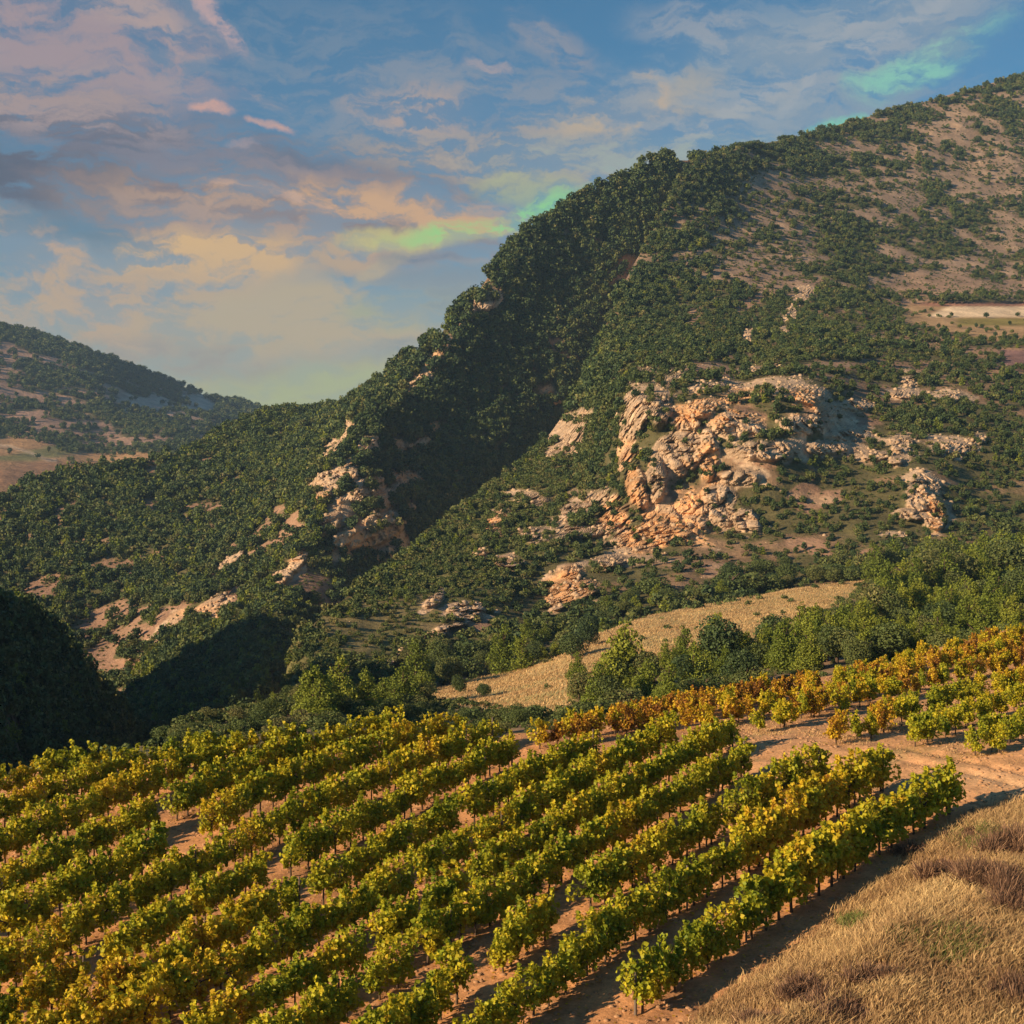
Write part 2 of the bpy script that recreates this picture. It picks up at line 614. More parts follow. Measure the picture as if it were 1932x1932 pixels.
# ---- A: far mountain on the left with valley fields
def dispA(P, px, py):
    s = sstep(py, 860, 820)
    P = ray_disp(P, s * 90 * fbm(P / 420.0, 4, 3))
    P[..., 2] += 3.0 * fbm(P / 40.0, 3, 8) * s
    return P


def colorA(P, px, py):
    n = fbm(P / 160.0, 5, 21)
    n2 = fbm(P / 45.0, 4, 22)
    bare = sstep(n * 0.6 + n2 * 0.7, -0.06, 0.1)
    pale = sstep(blobs_mask(px, py, [(300, 760, 80, 22, 8), (350, 775, 70, 14, 5), (380, 760, 60, 16, 5), (230, 775, 50, 8)]) + n2 * 1.0 + n * 0.5, 0.1, 0.5)
    c = mixc(np.broadcast_to(C_under * 0.9, P.shape), col(0.34, 0.22, 0.16), bare)
    c = mixc(c, col(0.50, 0.38, 0.30), pale)
    # valley fields
    top = np.interp(px, [-300, 0, 60, 130, 200, 300, 420, 600], [800, 818, 828, 850, 852, 852, 845, 840])
    fld = sstep(py - top, -2, 4)
    green = sstep(np.sin(px * 0.02 + py * 0.11) + n * 2, -0.2, 0.6)
    fc = mixc(np.broadcast_to(col(0.36, 0.22, 0.11), P.shape), col(0.20, 0.19, 0.075), green)
    low = sstep(py - np.interp(px, [-300, 0, 220, 420], [858, 868, 872, 880]), -3, 6)
    fc = mixc(fc, col(0.40, 0.22, 0.12), low * 0.8)
    road = np.exp(-((py - np.interp(px, [-50, 20, 60, 90, 200], [835, 842, 855, 868, 872])) / 2.5) ** 2) * (px < 110)
    fc = mixc(fc, col(0.62, 0.47, 0.33), road * 0.8)
    c = mixc(c, fc, fld)
    dens = (1 - fld * 0.97) * (1 - pale * 0.9) * (0.1 + 0.9 * (1 - bare)) * (py > 0)
    dens = dens + 0.8 * np.exp(-((py - top) / 6.0) ** 2)
    return c, pale, dens


LA = Layer('far_mountain', M_far, -1000, 1000, 5, 150,
           [(-1000, 960), (1000, 960)],
           [(-1000, 420), (-600, 470), (-300, 540), (0, 617), (60, 628), (100, 642), (200, 675), (300, 713), (400, 750), (460, 762), (520, 778), (640, 830), (800, 880), (1000, 910)],
           [(-1000, 960, 1300), (0, 960, 1300), (600, 960, 1350), (1000, 960, 1500), (0, 905, 1450), (300, 880, 1600), (0, 825, 1900), (200, 852, 1900), (400, 850, 2000), (600, 850, 2300),
            (-600, 820, 1800), (-600, 470, 2900), (0, 720, 2250), (0, 617, 2700), (200, 760, 2300), (200, 675, 2750), (400, 750, 2900), (520, 778, 3000), (800, 880, 3100), (300, 780, 2400), (-1000, 420, 3100)],
           dispA, colorA, back=(8, 0.03, 0.8), crest_noise=2.5)

# ---- B: left ridge, rock spine and dark wooded slope
ROCK_B = [(655, 800, 30, 24, -50), (625, 860, 40, 26, -60), (690, 848, 44, 22, -30), (612, 915, 34, 26, -70), (645, 900, 40, 28, -60), (755, 840, 26, 20),
          (610, 1000, 44, 18, -50), (570, 1050, 46, 16, -50), (530, 1095, 34, 12, -50), (715, 985, 28, 18), (650, 1020, 40, 18, -30), (735, 1045, 36, 14, -20),
          (745, 765, 42, 16, -50), (800, 705, 60, 18, -50), (835, 660, 44, 14, -55), (880, 600, 44, 12, -55), (920, 570, 34, 22, -30), (905, 560, 28, 12, -50),
          (440, 1055, 30, 9, -35), (385, 1160, 60, 26, -42), (310, 1195, 60, 16, -42), (365, 1215, 40, 16, -55), (270, 1235, 30, 8, -20), (1050, 750, 18, 22, 30), (1035, 740, 12, 18, 40),
          (690, 925, 60, 26, -20), (770, 900, 40, 24), (740, 930, 60, 20, -30), (700, 1010, 90, 22, -30), (800, 830, 40, 14, -50)]
SOIL_B = [(1048, 662, 26, 12, 55), (1045, 745, 26, 16, 50), (1070, 775, 26, 18), (200, 1170, 90, 24, -20), (80, 1110, 70, 26, -10), (220, 1260, 60, 20, 20), (300, 1190, 80, 22, -42), (420, 1140, 60, 20, -42), (1185, 510, 22, 40, 20)]


def dispB(P, px, py):
    Q = P.copy()
    # gullied relief running down the slope
    u = (P[..., 0] * 0.55 + P[..., 2] * -0.83) / 75.0
    g = np.stack([u, P[..., 1] / 260.0, P[..., 2] / 300.0], -1)
    left = sstep(px, 700, 500)
    P = ray_disp(P, left * 16 * fbm(g, 3, 5, ridged=True) + 13 * fbm(Q / 85.0, 4, 6))
    P = ray_disp(P, 5 * fbm(Q / 22.0, 3, 7))
    n = fbm(Q / 30.0, 4, 31)
    rk = sstep(blobs_mask(px, py, ROCK_B) + n * 0.9, 0.05, 0.4)
    cr = fbm(Q * np.array([1 / 14.0, 1 / 14.0, 1 / 36.0]), 3, 41, ridged=True)
    fr = fbm(Q * np.array([1 / 5.0, 1 / 5.0, 1 / 9.0]), 3, 42, ridged=True)
    a, ea = cells(Q / np.array([13.0, 13.0, 18.0]) + 0.3 * cr[..., None], 330)
    b, eb = cells(Q / np.array([5.5, 5.5, 8.0]) + 0.3 * fr[..., None], 340)
    P = ray_disp(P, rk * (3 + 7 * a + 5 * b))
    return P


def colorB(P, px, py):
    n = fbm(P / 60.0, 5, 31)
    n2 = fbm(P / 16.0, 4, 33)
    rk = sstep(blobs_mask(px, py, ROCK_B) + n * 0.4 + n2 * 1.6, -0.04, 0.14)
    so = sstep(blobs_mask(px, py, SOIL_B) + n2 * 1.1 + n * 0.4, -0.05, 0.25)
    bare = sstep(n * 0.8 + n2 * 0.9, 0.0, 0.2) * 0.9
    c = mixc(np.broadcast_to(C_under, P.shape), C_soil_hill, np.clip(bare + so, 0, 1))
    rc = mixc(np.broadcast_to(C_rock_grey, P.shape), C_rock_or * 0.9, sstep(fbm(P / 25.0, 3, 35), -0.1, 0.6))
    c = mixc(c, rc, rk)
    dark = sstep(px, 700, 760) * sstep(px, 1300, 1100)
    dens = np.clip(1 - bare * 1.05, 0.07, 1) * (1 - 0.9 * so) * (1 - 0.93 * rk)
    dens = np.maximum(dens, dark * 0.9 * (1 - rk * 0.9) * (1 - so * 0.9))
    dens = dens * (0.75 + 0.5 * sstep(n, -0.3, 0.2))
    shadow_pool = sstep(blobs_mask(px, py, [(420, 1290, 190, 130)]), 0.0, 0.3)  # valley shadow deepened by painting the ground darker and thickening the woods
    dens = np.maximum(dens, shadow_pool * 1.6)
    c = mixc(c, np.broadcast_to(C_under * 0.8, P.shape), shadow_pool)
    return c, rk, dens


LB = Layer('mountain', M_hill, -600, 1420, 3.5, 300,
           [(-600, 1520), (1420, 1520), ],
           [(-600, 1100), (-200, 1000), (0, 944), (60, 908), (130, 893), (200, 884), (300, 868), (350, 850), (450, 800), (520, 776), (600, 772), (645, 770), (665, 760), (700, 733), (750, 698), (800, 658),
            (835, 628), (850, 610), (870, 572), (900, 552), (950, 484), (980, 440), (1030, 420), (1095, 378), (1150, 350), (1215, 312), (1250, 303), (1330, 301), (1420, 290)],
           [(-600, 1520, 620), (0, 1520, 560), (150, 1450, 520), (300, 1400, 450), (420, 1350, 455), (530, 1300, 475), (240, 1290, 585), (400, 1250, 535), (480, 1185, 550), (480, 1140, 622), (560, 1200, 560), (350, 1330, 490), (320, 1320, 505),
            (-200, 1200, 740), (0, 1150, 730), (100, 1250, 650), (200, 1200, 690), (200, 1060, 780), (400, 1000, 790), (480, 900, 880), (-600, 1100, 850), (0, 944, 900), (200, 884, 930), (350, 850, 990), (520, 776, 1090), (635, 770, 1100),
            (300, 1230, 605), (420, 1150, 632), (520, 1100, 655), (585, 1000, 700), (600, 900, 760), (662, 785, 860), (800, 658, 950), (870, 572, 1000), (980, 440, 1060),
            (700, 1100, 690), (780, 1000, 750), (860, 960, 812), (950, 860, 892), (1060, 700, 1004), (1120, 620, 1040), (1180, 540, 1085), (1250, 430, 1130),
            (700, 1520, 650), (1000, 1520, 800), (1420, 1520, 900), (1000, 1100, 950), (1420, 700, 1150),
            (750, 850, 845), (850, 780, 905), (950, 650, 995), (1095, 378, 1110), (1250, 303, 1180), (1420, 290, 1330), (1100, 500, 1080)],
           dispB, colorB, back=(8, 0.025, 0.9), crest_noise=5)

# ---- C: sunlit spur with cliffs, and the main mountain on the right
ROCK_C = [(1066, 820, 58, 44, -35), (1290, 850, 60, 50), (1390, 800, 70, 36), (1455, 845, 90, 34), (1520, 800, 80, 34), (1400, 900, 60, 24), (1560, 845, 60, 20), (1650, 860, 50, 18), (1250, 700, 60, 14), (1150, 985, 60, 26), (1000, 1010, 50, 18), (960, 1060, 30, 12), (1150, 1060, 40, 16), (820, 1130, 30, 12, -40), (1040, 850, 20, 22, -60), (1200, 770, 36, 44), (1190, 800, 26, 40), (1245, 775, 30, 40), (1320, 770, 60, 24, -8), (1400, 745, 60, 24), (1470, 735, 60, 22), (1530, 745, 44, 26), (1560, 775, 40, 20),
          (1340, 730, 60, 14), (1440, 700, 50, 12), (1380, 790, 50, 16), (1190, 885, 24, 52, -12), (1240, 900, 20, 60, 0), (1200, 930, 24, 40, -20), (1335, 855, 24, 66, 0), (1285, 870, 26, 34), (1290, 800, 40, 20),
          (1250, 1000, 80, 40, 0), (1200, 1020, 60, 30), (1300, 975, 50, 44), (1360, 950, 50, 50, 30), (1400, 975, 46, 24, 40), (1140, 950, 50, 28), (1100, 1000, 60, 20, -10), (1090, 965, 40, 20),
          (1080, 1110, 52, 26, 0), (1050, 1130, 22, 26), (1080, 1080, 30, 20), (930, 1000, 34, 30, -20), (905, 1035, 22, 16), (960, 975, 40, 18), (1430, 810, 50, 16, 30), (1470, 850, 60, 22, 10), (1610, 765, 50, 14), (1600, 820, 60, 18),
          (1715, 722, 20, 26), (1705, 745, 40, 10), (1790, 748, 40, 10), (1740, 925, 40, 42, 0), (1765, 970, 26, 36), (1725, 970, 40, 12), (1700, 840, 34, 26), (1800, 845, 50, 18, 5), (1690, 870, 30, 16), (1840, 830, 24, 12),
          (1495, 590, 14, 24), (1525, 552, 30, 12), (1412, 630, 10, 18), (1480, 625, 14, 10), (865, 1165, 40, 20, -20), (880, 1150, 40, 14), (830, 1190, 26, 14, -30), (745, 1240, 40, 8, -45), (700, 1255, 16, 10), (590, 1210, 10, 6), (1010, 945, 40, 14, 10), (1265, 715, 30, 14), (1690, 1010, 30, 8)]
SOIL_C = [(1420, 480, 70, 26, -38), (1480, 450, 70, 30, -40), (1520, 470, 46, 24, -50), (1400, 440, 60, 18, -20), (1430, 565, 44, 22, -60), (1410, 580, 24, 18), (1300, 490, 50, 12, -20), (1600, 345, 180, 26, 3), (1700, 280, 160, 22, 4), (1850, 310, 130, 40, 6),
          (1860, 365, 80, 26, 4), (1750, 300, 90, 14), (1800, 240, 100, 20), (1700, 540, 50, 22, 10), (1780, 550, 80, 16), (1820, 500, 60, 24, -40), (1900, 420, 60, 24), (1900, 540, 60, 20), (1540, 1040, 50, 22, 20), (1520, 930, 30, 40, 20), (1400, 1080, 50, 14, -5),
          (1340, 1075, 20, 14), (1560, 940, 60, 16, -20), (1550, 850, 90, 20), (1440, 870, 60, 22), (1590, 800, 80, 30), (1420, 780, 60, 34), (1510, 790, 70, 24), (1190, 520, 14, 50, 12), (1160, 600, 12, 40, 30), (1640, 1040, 40, 12), (1350, 700, 90, 14), (1600, 690, 90, 10), (1310, 600, 14, 20), (860, 1185, 80, 20), (1900, 470, 90, 20, -20)]


def field_masks(px, py):
    f0 = sstep(px, 1680, 1720) * sstep(py, 572, 578) * sstep(py, 650 + (px - 1850) * 0.0, 636) * sstep(py - (600 + (px - 1690) * 0.26), 12, -4)
    cream = sstep(px + (py - 585) * 2, 1765, 1785) * sstep(py, 577, 580) * sstep(py, 600, 596)
    green = sstep(px, 1795, 1815) * sstep(py, 599, 602) * sstep(py, 617, 612)
    red = sstep(px, 1715, 1760) * sstep(py, 569, 572) * sstep(py, 579, 577)
    plum = sstep(px, 1870, 1900) * sstep(py - (657 + (px - 1880) * 0.05), 0, 3) * sstep(py, 700, 694)
    return f0, cream, green, red, plum


def dispC(P, px, py):
    Q = P.copy()
    f0, cream, green, red, plum = field_masks(px, py)
    ff = 1 - np.clip(f0 + cream + green + red + plum, 0, 1)
    u = (P[..., 0] * 0.62 + P[..., 2] * -0.78) / 60.0
    g = np.stack([u, P[..., 1] / 260.0, P[..., 2] / 300.0], -1)
    near = sstep(P[..., 1], 900, 500)
    edge = sstep(py - np.interp(px, CX, CYC), 2, 70)
    clf = 1 - 0.85 * sstep(blobs_mask(px, py, [(1330, 860, 330, 250), (1740, 900, 160, 150)]), 0.0, 0.4)
    P = ray_disp(P, clf * ff * edge * (10 + 10 * near) * fbm(g, 3, 15, ridged=True) + clf * ff * 11 * fbm(Q / 90.0, 4, 16) * edge)
    P = ray_disp(P, ff * edge * 5 * fbm(Q / 24.0, 3, 17))
    n = fbm(Q / 30.0, 4, 131)
    rk = sstep(blobs_mask(px, py, ROCK_C) + n * 0.6, 0.0, 0.45)
    W3 = Q + 3.0 * np.stack([fbm(Q / 9.0, 3, 144), fbm(Q / 9.0, 3, 145), fbm(Q / 9.0, 3, 146)], -1)
    a, ea = cells(W3 / np.array([11.0, 11.0, 30.0]), 300)
    b, eb = cells(W3 / np.array([5.0, 5.0, 13.0]) + 7, 310)
    c, ec = cells(W3 / np.array([2.6, 2.6, 3.0]) + 3, 320)
    st = fbm(W3 * np.array([1 / 50.0, 1 / 50.0, 1 / 3.5]), 3, 143)
    P = ray_disp(P, rk * edge * (1 + 4.5 * a + 4 * b + 2.2 * c + 1.4 * st - 2.5 * np.exp(-(eb / 0.12) ** 2)))
    P = ray_disp(P, (1 - rk) * ff * 1.2 * fbm(Q / 6.0, 3, 153))
    return P


CREST_C = [(530, 1330), (536, 1290), (548, 1225), (575, 1190), (640, 1138), (700, 1090), (760, 1048), (820, 1000), (880, 952), (940, 905), (1000, 860), (1040, 815), (1065, 780), (1090, 745), (1110, 700), (1125, 660), (1145, 610), (1165, 560), (1195, 500), (1225, 450), (1250, 400), (1275, 350), (1310, 305), (1340, 296), (1400, 278), (1500, 260), (1600, 230), (1700, 205), (1800, 176), (1932, 140), (2100, 95), (2500, 10)]
CX, CYC = zip(*CREST_C)


def colorC(P, px, py):
    n = fbm(P / 70.0, 5, 61)
    n2 = fbm(P / 14.0, 4, 63)
    n3 = fbm(P / 5.0, 3, 64)
    rk = sstep(blobs_mask(px, py, ROCK_C) + n2 * 1.0 + n * 0.3 + n3 * 0.7, -0.04, 0.14)
    so = sstep(blobs_mask(px, py, SOIL_C) + n2 * 1.2 + n * 0.4, -0.05, 0.25)
    up = sstep(py, 800, 500) * sstep(px, 1300, 1500)
    nz = fbm(P / np.array([40.0, 40.0, 14.0]), 4, 66)
    bare = sstep(n * 0.7 + nz * 0.8 + n2 * 0.45 + up * 0.09 + 0.02, 0.02, 0.24) * (0.65 + 0.35 * up)
    c = mixc(np.broadcast_to(C_under, P.shape), C_soil_hill, np.clip(bare + so, 0, 1))
    greyer = sstep(py, 620, 480)
    c = mixc(c, c * 0 + col(0.27, 0.20, 0.145), greyer * np.clip(bare + so, 0, 1) * 0.8)
    c = mixc(c, C_soil_pale, so * sstep(n2, 0.0, 0.5) * 0.7)
    orange = sstep(blobs_mask(px, py, [(1190, 900, 50, 70), (1335, 880, 30, 60), (1260, 1000, 120, 60), (1080, 1110, 70, 50), (1765, 965, 30, 40), (1330, 780, 80, 30), (930, 1010, 60, 60), (1300, 940, 60, 80), (1400, 760, 120, 40), (1500, 760, 60, 30), (1150, 970, 60, 40)]) + fbm(P / 14.0, 3, 67) * 0.8, 0.0, 0.5)
    rc = mixc(np.broadcast_to(C_rock_grey, P.shape), C_rock_or, orange)
    rc = rc * (0.88 + 0.35 * n3)[..., None] * (0.80 + 0.36 * cells(P / np.array([4.0, 4.0, 8.0]), 360)[0])[..., None] * (1 + 0.35 * fbm(P / np.array([2.2, 2.2, 18.0]), 3, 365))[..., None]
    c = mixc(c, rc, rk)
    f0, cream, green, red, plum = field_masks(px, py)
    c = mixc(c, col(0.36, 0.24, 0.13), f0)
    c = mixc(c, col(0.30, 0.15, 0.10), red)
    c = mixc(c, col(0.72, 0.56, 0.38), cream)
    c = mixc(c, col(0.24, 0.20, 0.06), green)
    c = mixc(c, col(0.22, 0.13, 0.12), plum)
    # foot of the slope opens into dry grass around the meadow
    fld = np.clip(f0 * 0.9 + cream + green + red + plum, 0, 1)
    dens = np.clip(1 - bare * 0.97, 0.06, 1) * (1 - 0.86 * so) * (1 - 0.93 * rk) * (1 - 0.98 * fld)
    spur = sstep(px, 1180, 1020) * sstep(py, 800, 880) * sstep(py - np.interp(px, CX, CYC), 260, 160)
    dens = dens * (0.7 + 0.5 * sstep(n, -0.3, 0.2)) * (1 + 2.2 * spur)
    c = mixc(c, np.broadcast_to(col(0.17, 0.16, 0.06), P.shape), spur * (1 - rk) * 0.7)
    return c, rk, dens


LC = Layer('hillside', M_hill, 530, 2500, 3.0, 400,
           [(530, 1345), (700, 1345), (820, 1330), (1000, 1300), (1120, 1260), (1400, 1200), (1700, 1180), (1932, 1150), (2500, 1050)],
           CREST_C,
           [(530, 1330, 330), (548, 1225, 350), (640, 1138, 400), (760, 1048, 480), (880, 952, 580), (1000, 860, 660), (1065, 780, 720), (1110, 700, 790), (1165, 560, 920), (1225, 450, 1040), (1275, 350, 1130),
            (1340, 296, 1220), (1500, 260, 1400), (1700, 205, 1560), (1932, 140, 1700), (2500, 10, 1900),
            (600, 1345, 300), (700, 1345, 300), (820, 1290, 310), (1000, 1260, 320), (1120, 1200, 350), (1300, 1130, 400), (1450, 1120, 420), (1620, 1095, 430), (1932, 1040, 450), (2500, 950, 500), (1932, 1150, 360), (2500, 1050, 400), (1400, 1200, 330),
            (700, 1200, 370), (900, 1120, 420), (1040, 1140, 425), (1060, 1070, 455), (1160, 1010, 500), (1200, 1040, 480), (1350, 1010, 490), (1200, 900, 525), (1300, 860, 530), (1200, 750, 575), (1330, 740, 572), (1450, 740, 575), (1540, 740, 590), (1080, 860, 640),
            (1400, 860, 522), (1480, 900, 512), (1550, 850, 545), (1600, 780, 600), (1600, 960, 505), (1740, 1000, 485), (1740, 890, 520), (1850, 900, 545), (1700, 760, 650), (1932, 850, 580), (1450, 800, 545), (1390, 790, 545), (1300, 800, 548), (1260, 820, 545),
            (1932, 740, 690), (1932, 695, 760), (1932, 655, 820), (1932, 617, 930), (1932, 577, 1080), (1700, 600, 930), (1700, 577, 1020), (1800, 640, 860), (1500, 640, 800), (1400, 700, 690), (1250, 640, 800),
            (2500, 640, 950), (2500, 577, 1100), (1300, 500, 1000), (1500, 480, 1090), (1700, 480, 1180), (1932, 480, 1250), (1700, 340, 1380), (1932, 300, 1500), (1400, 380, 1180), (2500, 300, 1600)],
           dispC, colorC, back=(8, 0.025, 0.8), crest_noise=0)

# ---- D: shaded hill on the lower left (its shoulder beyond the frame throws the valley into shade)
def dispD(P, px, py):
    P = ray_disp(P, 8 * fbm(P / 60.0, 4, 71) + 3 * fbm(P / 15.0, 3, 72))
    return P


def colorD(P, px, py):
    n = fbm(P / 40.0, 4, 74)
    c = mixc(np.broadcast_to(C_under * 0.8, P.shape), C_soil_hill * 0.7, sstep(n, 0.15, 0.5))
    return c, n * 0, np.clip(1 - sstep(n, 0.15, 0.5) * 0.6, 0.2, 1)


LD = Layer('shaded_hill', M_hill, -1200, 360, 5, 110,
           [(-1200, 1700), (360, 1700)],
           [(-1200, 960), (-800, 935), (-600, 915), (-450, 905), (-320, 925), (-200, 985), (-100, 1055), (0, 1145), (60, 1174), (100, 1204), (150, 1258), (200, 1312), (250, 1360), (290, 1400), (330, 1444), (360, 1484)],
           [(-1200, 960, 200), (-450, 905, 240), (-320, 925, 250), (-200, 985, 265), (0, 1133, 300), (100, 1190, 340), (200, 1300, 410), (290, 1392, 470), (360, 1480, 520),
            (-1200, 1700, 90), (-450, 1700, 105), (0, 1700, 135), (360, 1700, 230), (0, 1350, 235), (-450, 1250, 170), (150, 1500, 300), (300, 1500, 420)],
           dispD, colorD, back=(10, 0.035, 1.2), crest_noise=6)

# ---- a rounded knoll outside the frame on the left; its shadow lies across the foot of the ridge
kx, ky = np.meshgrid(np.linspace(-620, -120, 60), np.linspace(120, 660, 60))
kz = -150 + 215 * np.exp(-(((kx + 310) / 100.0) ** 2 + ((ky - 375) / 110.0) ** 2) ** 1.25)
kz = kz + 4 * fbm(np.stack([kx / 25.0, ky / 25.0, kz * 0], -1), 3, 78)
ki = np.arange(3600).reshape(60, 60)
add_obj('knoll', fast_mesh('knoll', np.stack([kx, ky, kz], -1).reshape(-1, 3), np.stack([ki[:-1, :-1], ki[:-1, 1:], ki[1:, 1:], ki[1:, :-1]], -1).reshape(-1, 4), [M_hill], smooth=True,
        attrs={'Col': ('FLOAT_COLOR', 'POINT', np.tile([0.1, 0.1, 0.045, 1], (3600, 1)).astype(np.float32))}), kind='structure')

# ---- E: shrubby ground and the dry meadow between vineyard and mountain
def dispE(P, px, py):
    P[..., 2] += 1.2 * fbm(P / 30.0, 3, 81) + 0.25 * fbm(P / 6.0, 3, 82)
    return P


MEADOW_LOW = [(800, 1316), (900, 1326), (960, 1340), (1010, 1345), (1075, 1322), (1110, 1290), (1160, 1268), (1250, 1255), (1340, 1225), (1450, 1190), (1560, 1140), (1630, 1100)]


def colorE(P, px, py):
    n = fbm(P / 14.0, 4, 84)
    n2 = fbm(P / 3.5, 4, 85)
    md = sstep(px, 790, 830) * sstep(px, 1660, 1625) * sstep(py - np.interp(px, *zip(*MEADOW_LOW)), 24, -4)
    c = mixc(np.broadcast_to(col(0.13, 0.115, 0.05), P.shape), C_soil_hill * 1.1, sstep(n + n2 * 0.5, 0.0, 0.4) * 0.7)
    g = mixc(np.broadcast_to(col(0.46, 0.345, 0.155), P.shape), col(0.32, 0.275, 0.11), sstep(n + n2 * 0.4, -0.05, 0.45))
    g = mixc(g, col(0.42, 0.29, 0.14), sstep(n2 - n * 0.3, 0.1, 0.5))
    c = mixc(c, g, md)
    path = np.exp(-((py - np.interp(px, [1100, 1120, 1200, 1300, 1450, 1620], [1203, 1196, 1170, 1143, 1116, 1099])) / 2.5) ** 2) * md
    c = mixc(c, col(0.60, 0.42, 0.22), path)
    return c, md, 1 - md * 0.985


LE = Layer('meadow', M_meadow, -300, 2500, 5, 150,
           [(-300, 1560), (300, 1470), (966, 1430), (1390, 1350), (1932, 1260), (2500, 1160)],
           [(-300, 1540), (280, 1412), (350, 1385), (420, 1355), (530, 1310), (600, 1300), (760, 1295), (820, 1294), (870, 1284), (950, 1268), (1060, 1238), (1120, 1198), (1200, 1171), (1330, 1138), (1450, 1117), (1620, 1098), (1700, 1085), (1932, 1050), (2500, 960)],
           [(-300, 1560, 108), (300, 1470, 112), (966, 1430, 108), (1390, 1350, 128), (1932, 1260, 155), (2500, 1160, 180),
            (-300, 1540, 115), (280, 1412, 150), (420, 1355, 190), (530, 1310, 240), (760, 1295, 280), (950, 1268, 300), (1120, 1198, 330), (1330, 1138, 380), (1620, 1098, 410), (1932, 1050, 430), (2500, 960, 480),
            (966, 1350, 180), (1300, 1230, 250), (600, 1370, 160), (1600, 1180, 260), (1932, 1150, 270)],
           dispE, colorE, back=(6, 0.03, 0.5))

# ---- V: vineyard ground, headland track and grassy bank
PA, PB = 0.10, 0.08
Z0 = -21.3


def plane_depth(px, py, dz=0.0):
    h = HY - F * PA - PB * (px - HX)
    return -(Z0 + dz) * F / (py - h)


CREST_V = [(-700, 1520), (-300, 1492), (0, 1468), (150, 1446), (300, 1432), (450, 1420), (600, 1408), (760, 1392), (900, 1380), (1000, 1380), (1100, 1368), (1250, 1338), (1400, 1308), (1500, 1288), (1600, 1268), (1700, 1246), (1800, 1214), (1932, 1180), (2200, 1110), (2600, 1020)]
VX, VYC = zip(*CREST_V)


def bank_edge(px):
    return np.interp(px, [900, 1180, 1250, 1330, 1430, 1560, 1680, 1790, 1850, 1932, 2100, 2600], [2200, 2010, 1950, 1890, 1822, 1726, 1632, 1560, 1520, 1502, 1490, 1480])


def depthV(px, py):
    d = plane_depth(px, py)
    # beyond the headland the ground rolls over and flattens
    s = sstep(px, 950, 1150) * np.clip((1410 - py) / 200.0, 0, 2)
    return d * (1 + 0.35 * s)


def dispV(P, px, py):
    b = sstep(py - bank_edge(px), 0, 150)
    P = ray_disp(P, b * 4.5)
    P[..., 2] += 0.25 * fbm(P / 9.0, 3, 201) + 0.10 * fbm(P / 0.8, 3, 202) * sstep(P[..., 1], 110, 60) + 0.45 * b * fbm(P / 3.5, 3, 203)
    # wheel ruts on the headland
    for off in (-11, 11):
        yt = np.interp(px, [1560, 1650, 1750, 1850, 1932, 2200], [1392, 1410, 1432, 1452, 1470, 1490]) + off
        P[..., 2] -= 0.14 * np.exp(-((py - yt) / 3.5) ** 2) * sstep(px, 1540, 1620)
    return P


def colorV(P, px, py):
    n = fbm(P / 4.0, 4, 211)
    n2 = fbm(P / 0.8, 4, 212)
    n3 = fbm(P / 12.0, 3, 213)
    c = mixc(np.broadcast_to(col(0.50, 0.255, 0.115), P.shape), col(0.36, 0.185, 0.09), sstep(n + n2 * 0.5, -0.2, 0.5))
    c = mixc(c, col(0.60, 0.35, 0.18), sstep(n2 + n * 0.3, 0.25, 0.6) * 0.6)
    # dusty pale headland
    hd = sstep(px, 1180, 1450) * sstep(py, 1560, 1480) * sstep(py - np.interp(px, VX, VYC), 30, 90)
    c = mixc(c, col(0.58, 0.33, 0.165), hd * 0.75)
    weeds = hd * sstep(n + n2 * 0.6, 0.05, 0.4) * sstep(px, 1900, 1700)
    c = mixc(c, col(0.24, 0.20, 0.09), weeds * 0.6)
    trk = np.exp(-((py - np.interp(px, [1700, 1800, 1932, 2200], [1462, 1466, 1478, 1490])) / 16.0) ** 2) * sstep(px, 1690, 1800)
    c = mixc(c, col(0.56, 0.36, 0.20), trk * 0.8)
    b = sstep(py - bank_edge(px), -6, 25)
    bc = mixc(np.broadcast_to(col(0.33, 0.21, 0.11), P.shape), col(0.24, 0.15, 0.085), sstep(n, -0.1, 0.4))
    c = mixc(c, bc, b)
    return c, b, b


LV = Layer('vineyard_ground', M_soil, -500, 2600, 4, 330,
           [(-500, 2500), (2600, 2500)], CREST_V, None, dispV, colorV, back=(8, 0.012, 0.25), depth=depthV, tpow=0.75)

# ---- the valley floor that runs to the horizon under everything
gm = fast_mesh('valley_floor', [(-40000, -3000, -150), (40000, -3000, -150), (40000, 45000, -150), (-40000, 45000, -150)], [(0, 1, 2, 3)], [M_far],
               attrs={'Col': ('FLOAT_COLOR', 'POINT', np.tile([0.12, 0.11, 0.05, 1], (4, 1)).astype(np.float32))})
add_obj('valley_floor', gm, kind='structure')

# ------------------------------------------------------------------ plants
def rand_rot(g, n):
    q = g.normal(size=(n, 4))
    q /= np.linalg.norm(q, axis=1, keepdims=True)
    w, x, y, z = q.T
    return np.stack([np.stack([1 - 2 * (y * y + z * z), 2 * (x * y - z * w), 2 * (x * z + y * w)], -1),
                     np.stack([2 * (x * y + z * w), 1 - 2 * (x * x + z * z), 2 * (y * z - x * w)], -1),
                     np.stack([2 * (x * z - y * w), 2 * (y * z + x * w), 1 - 2 * (x * x + y * y)], -1)], 1)


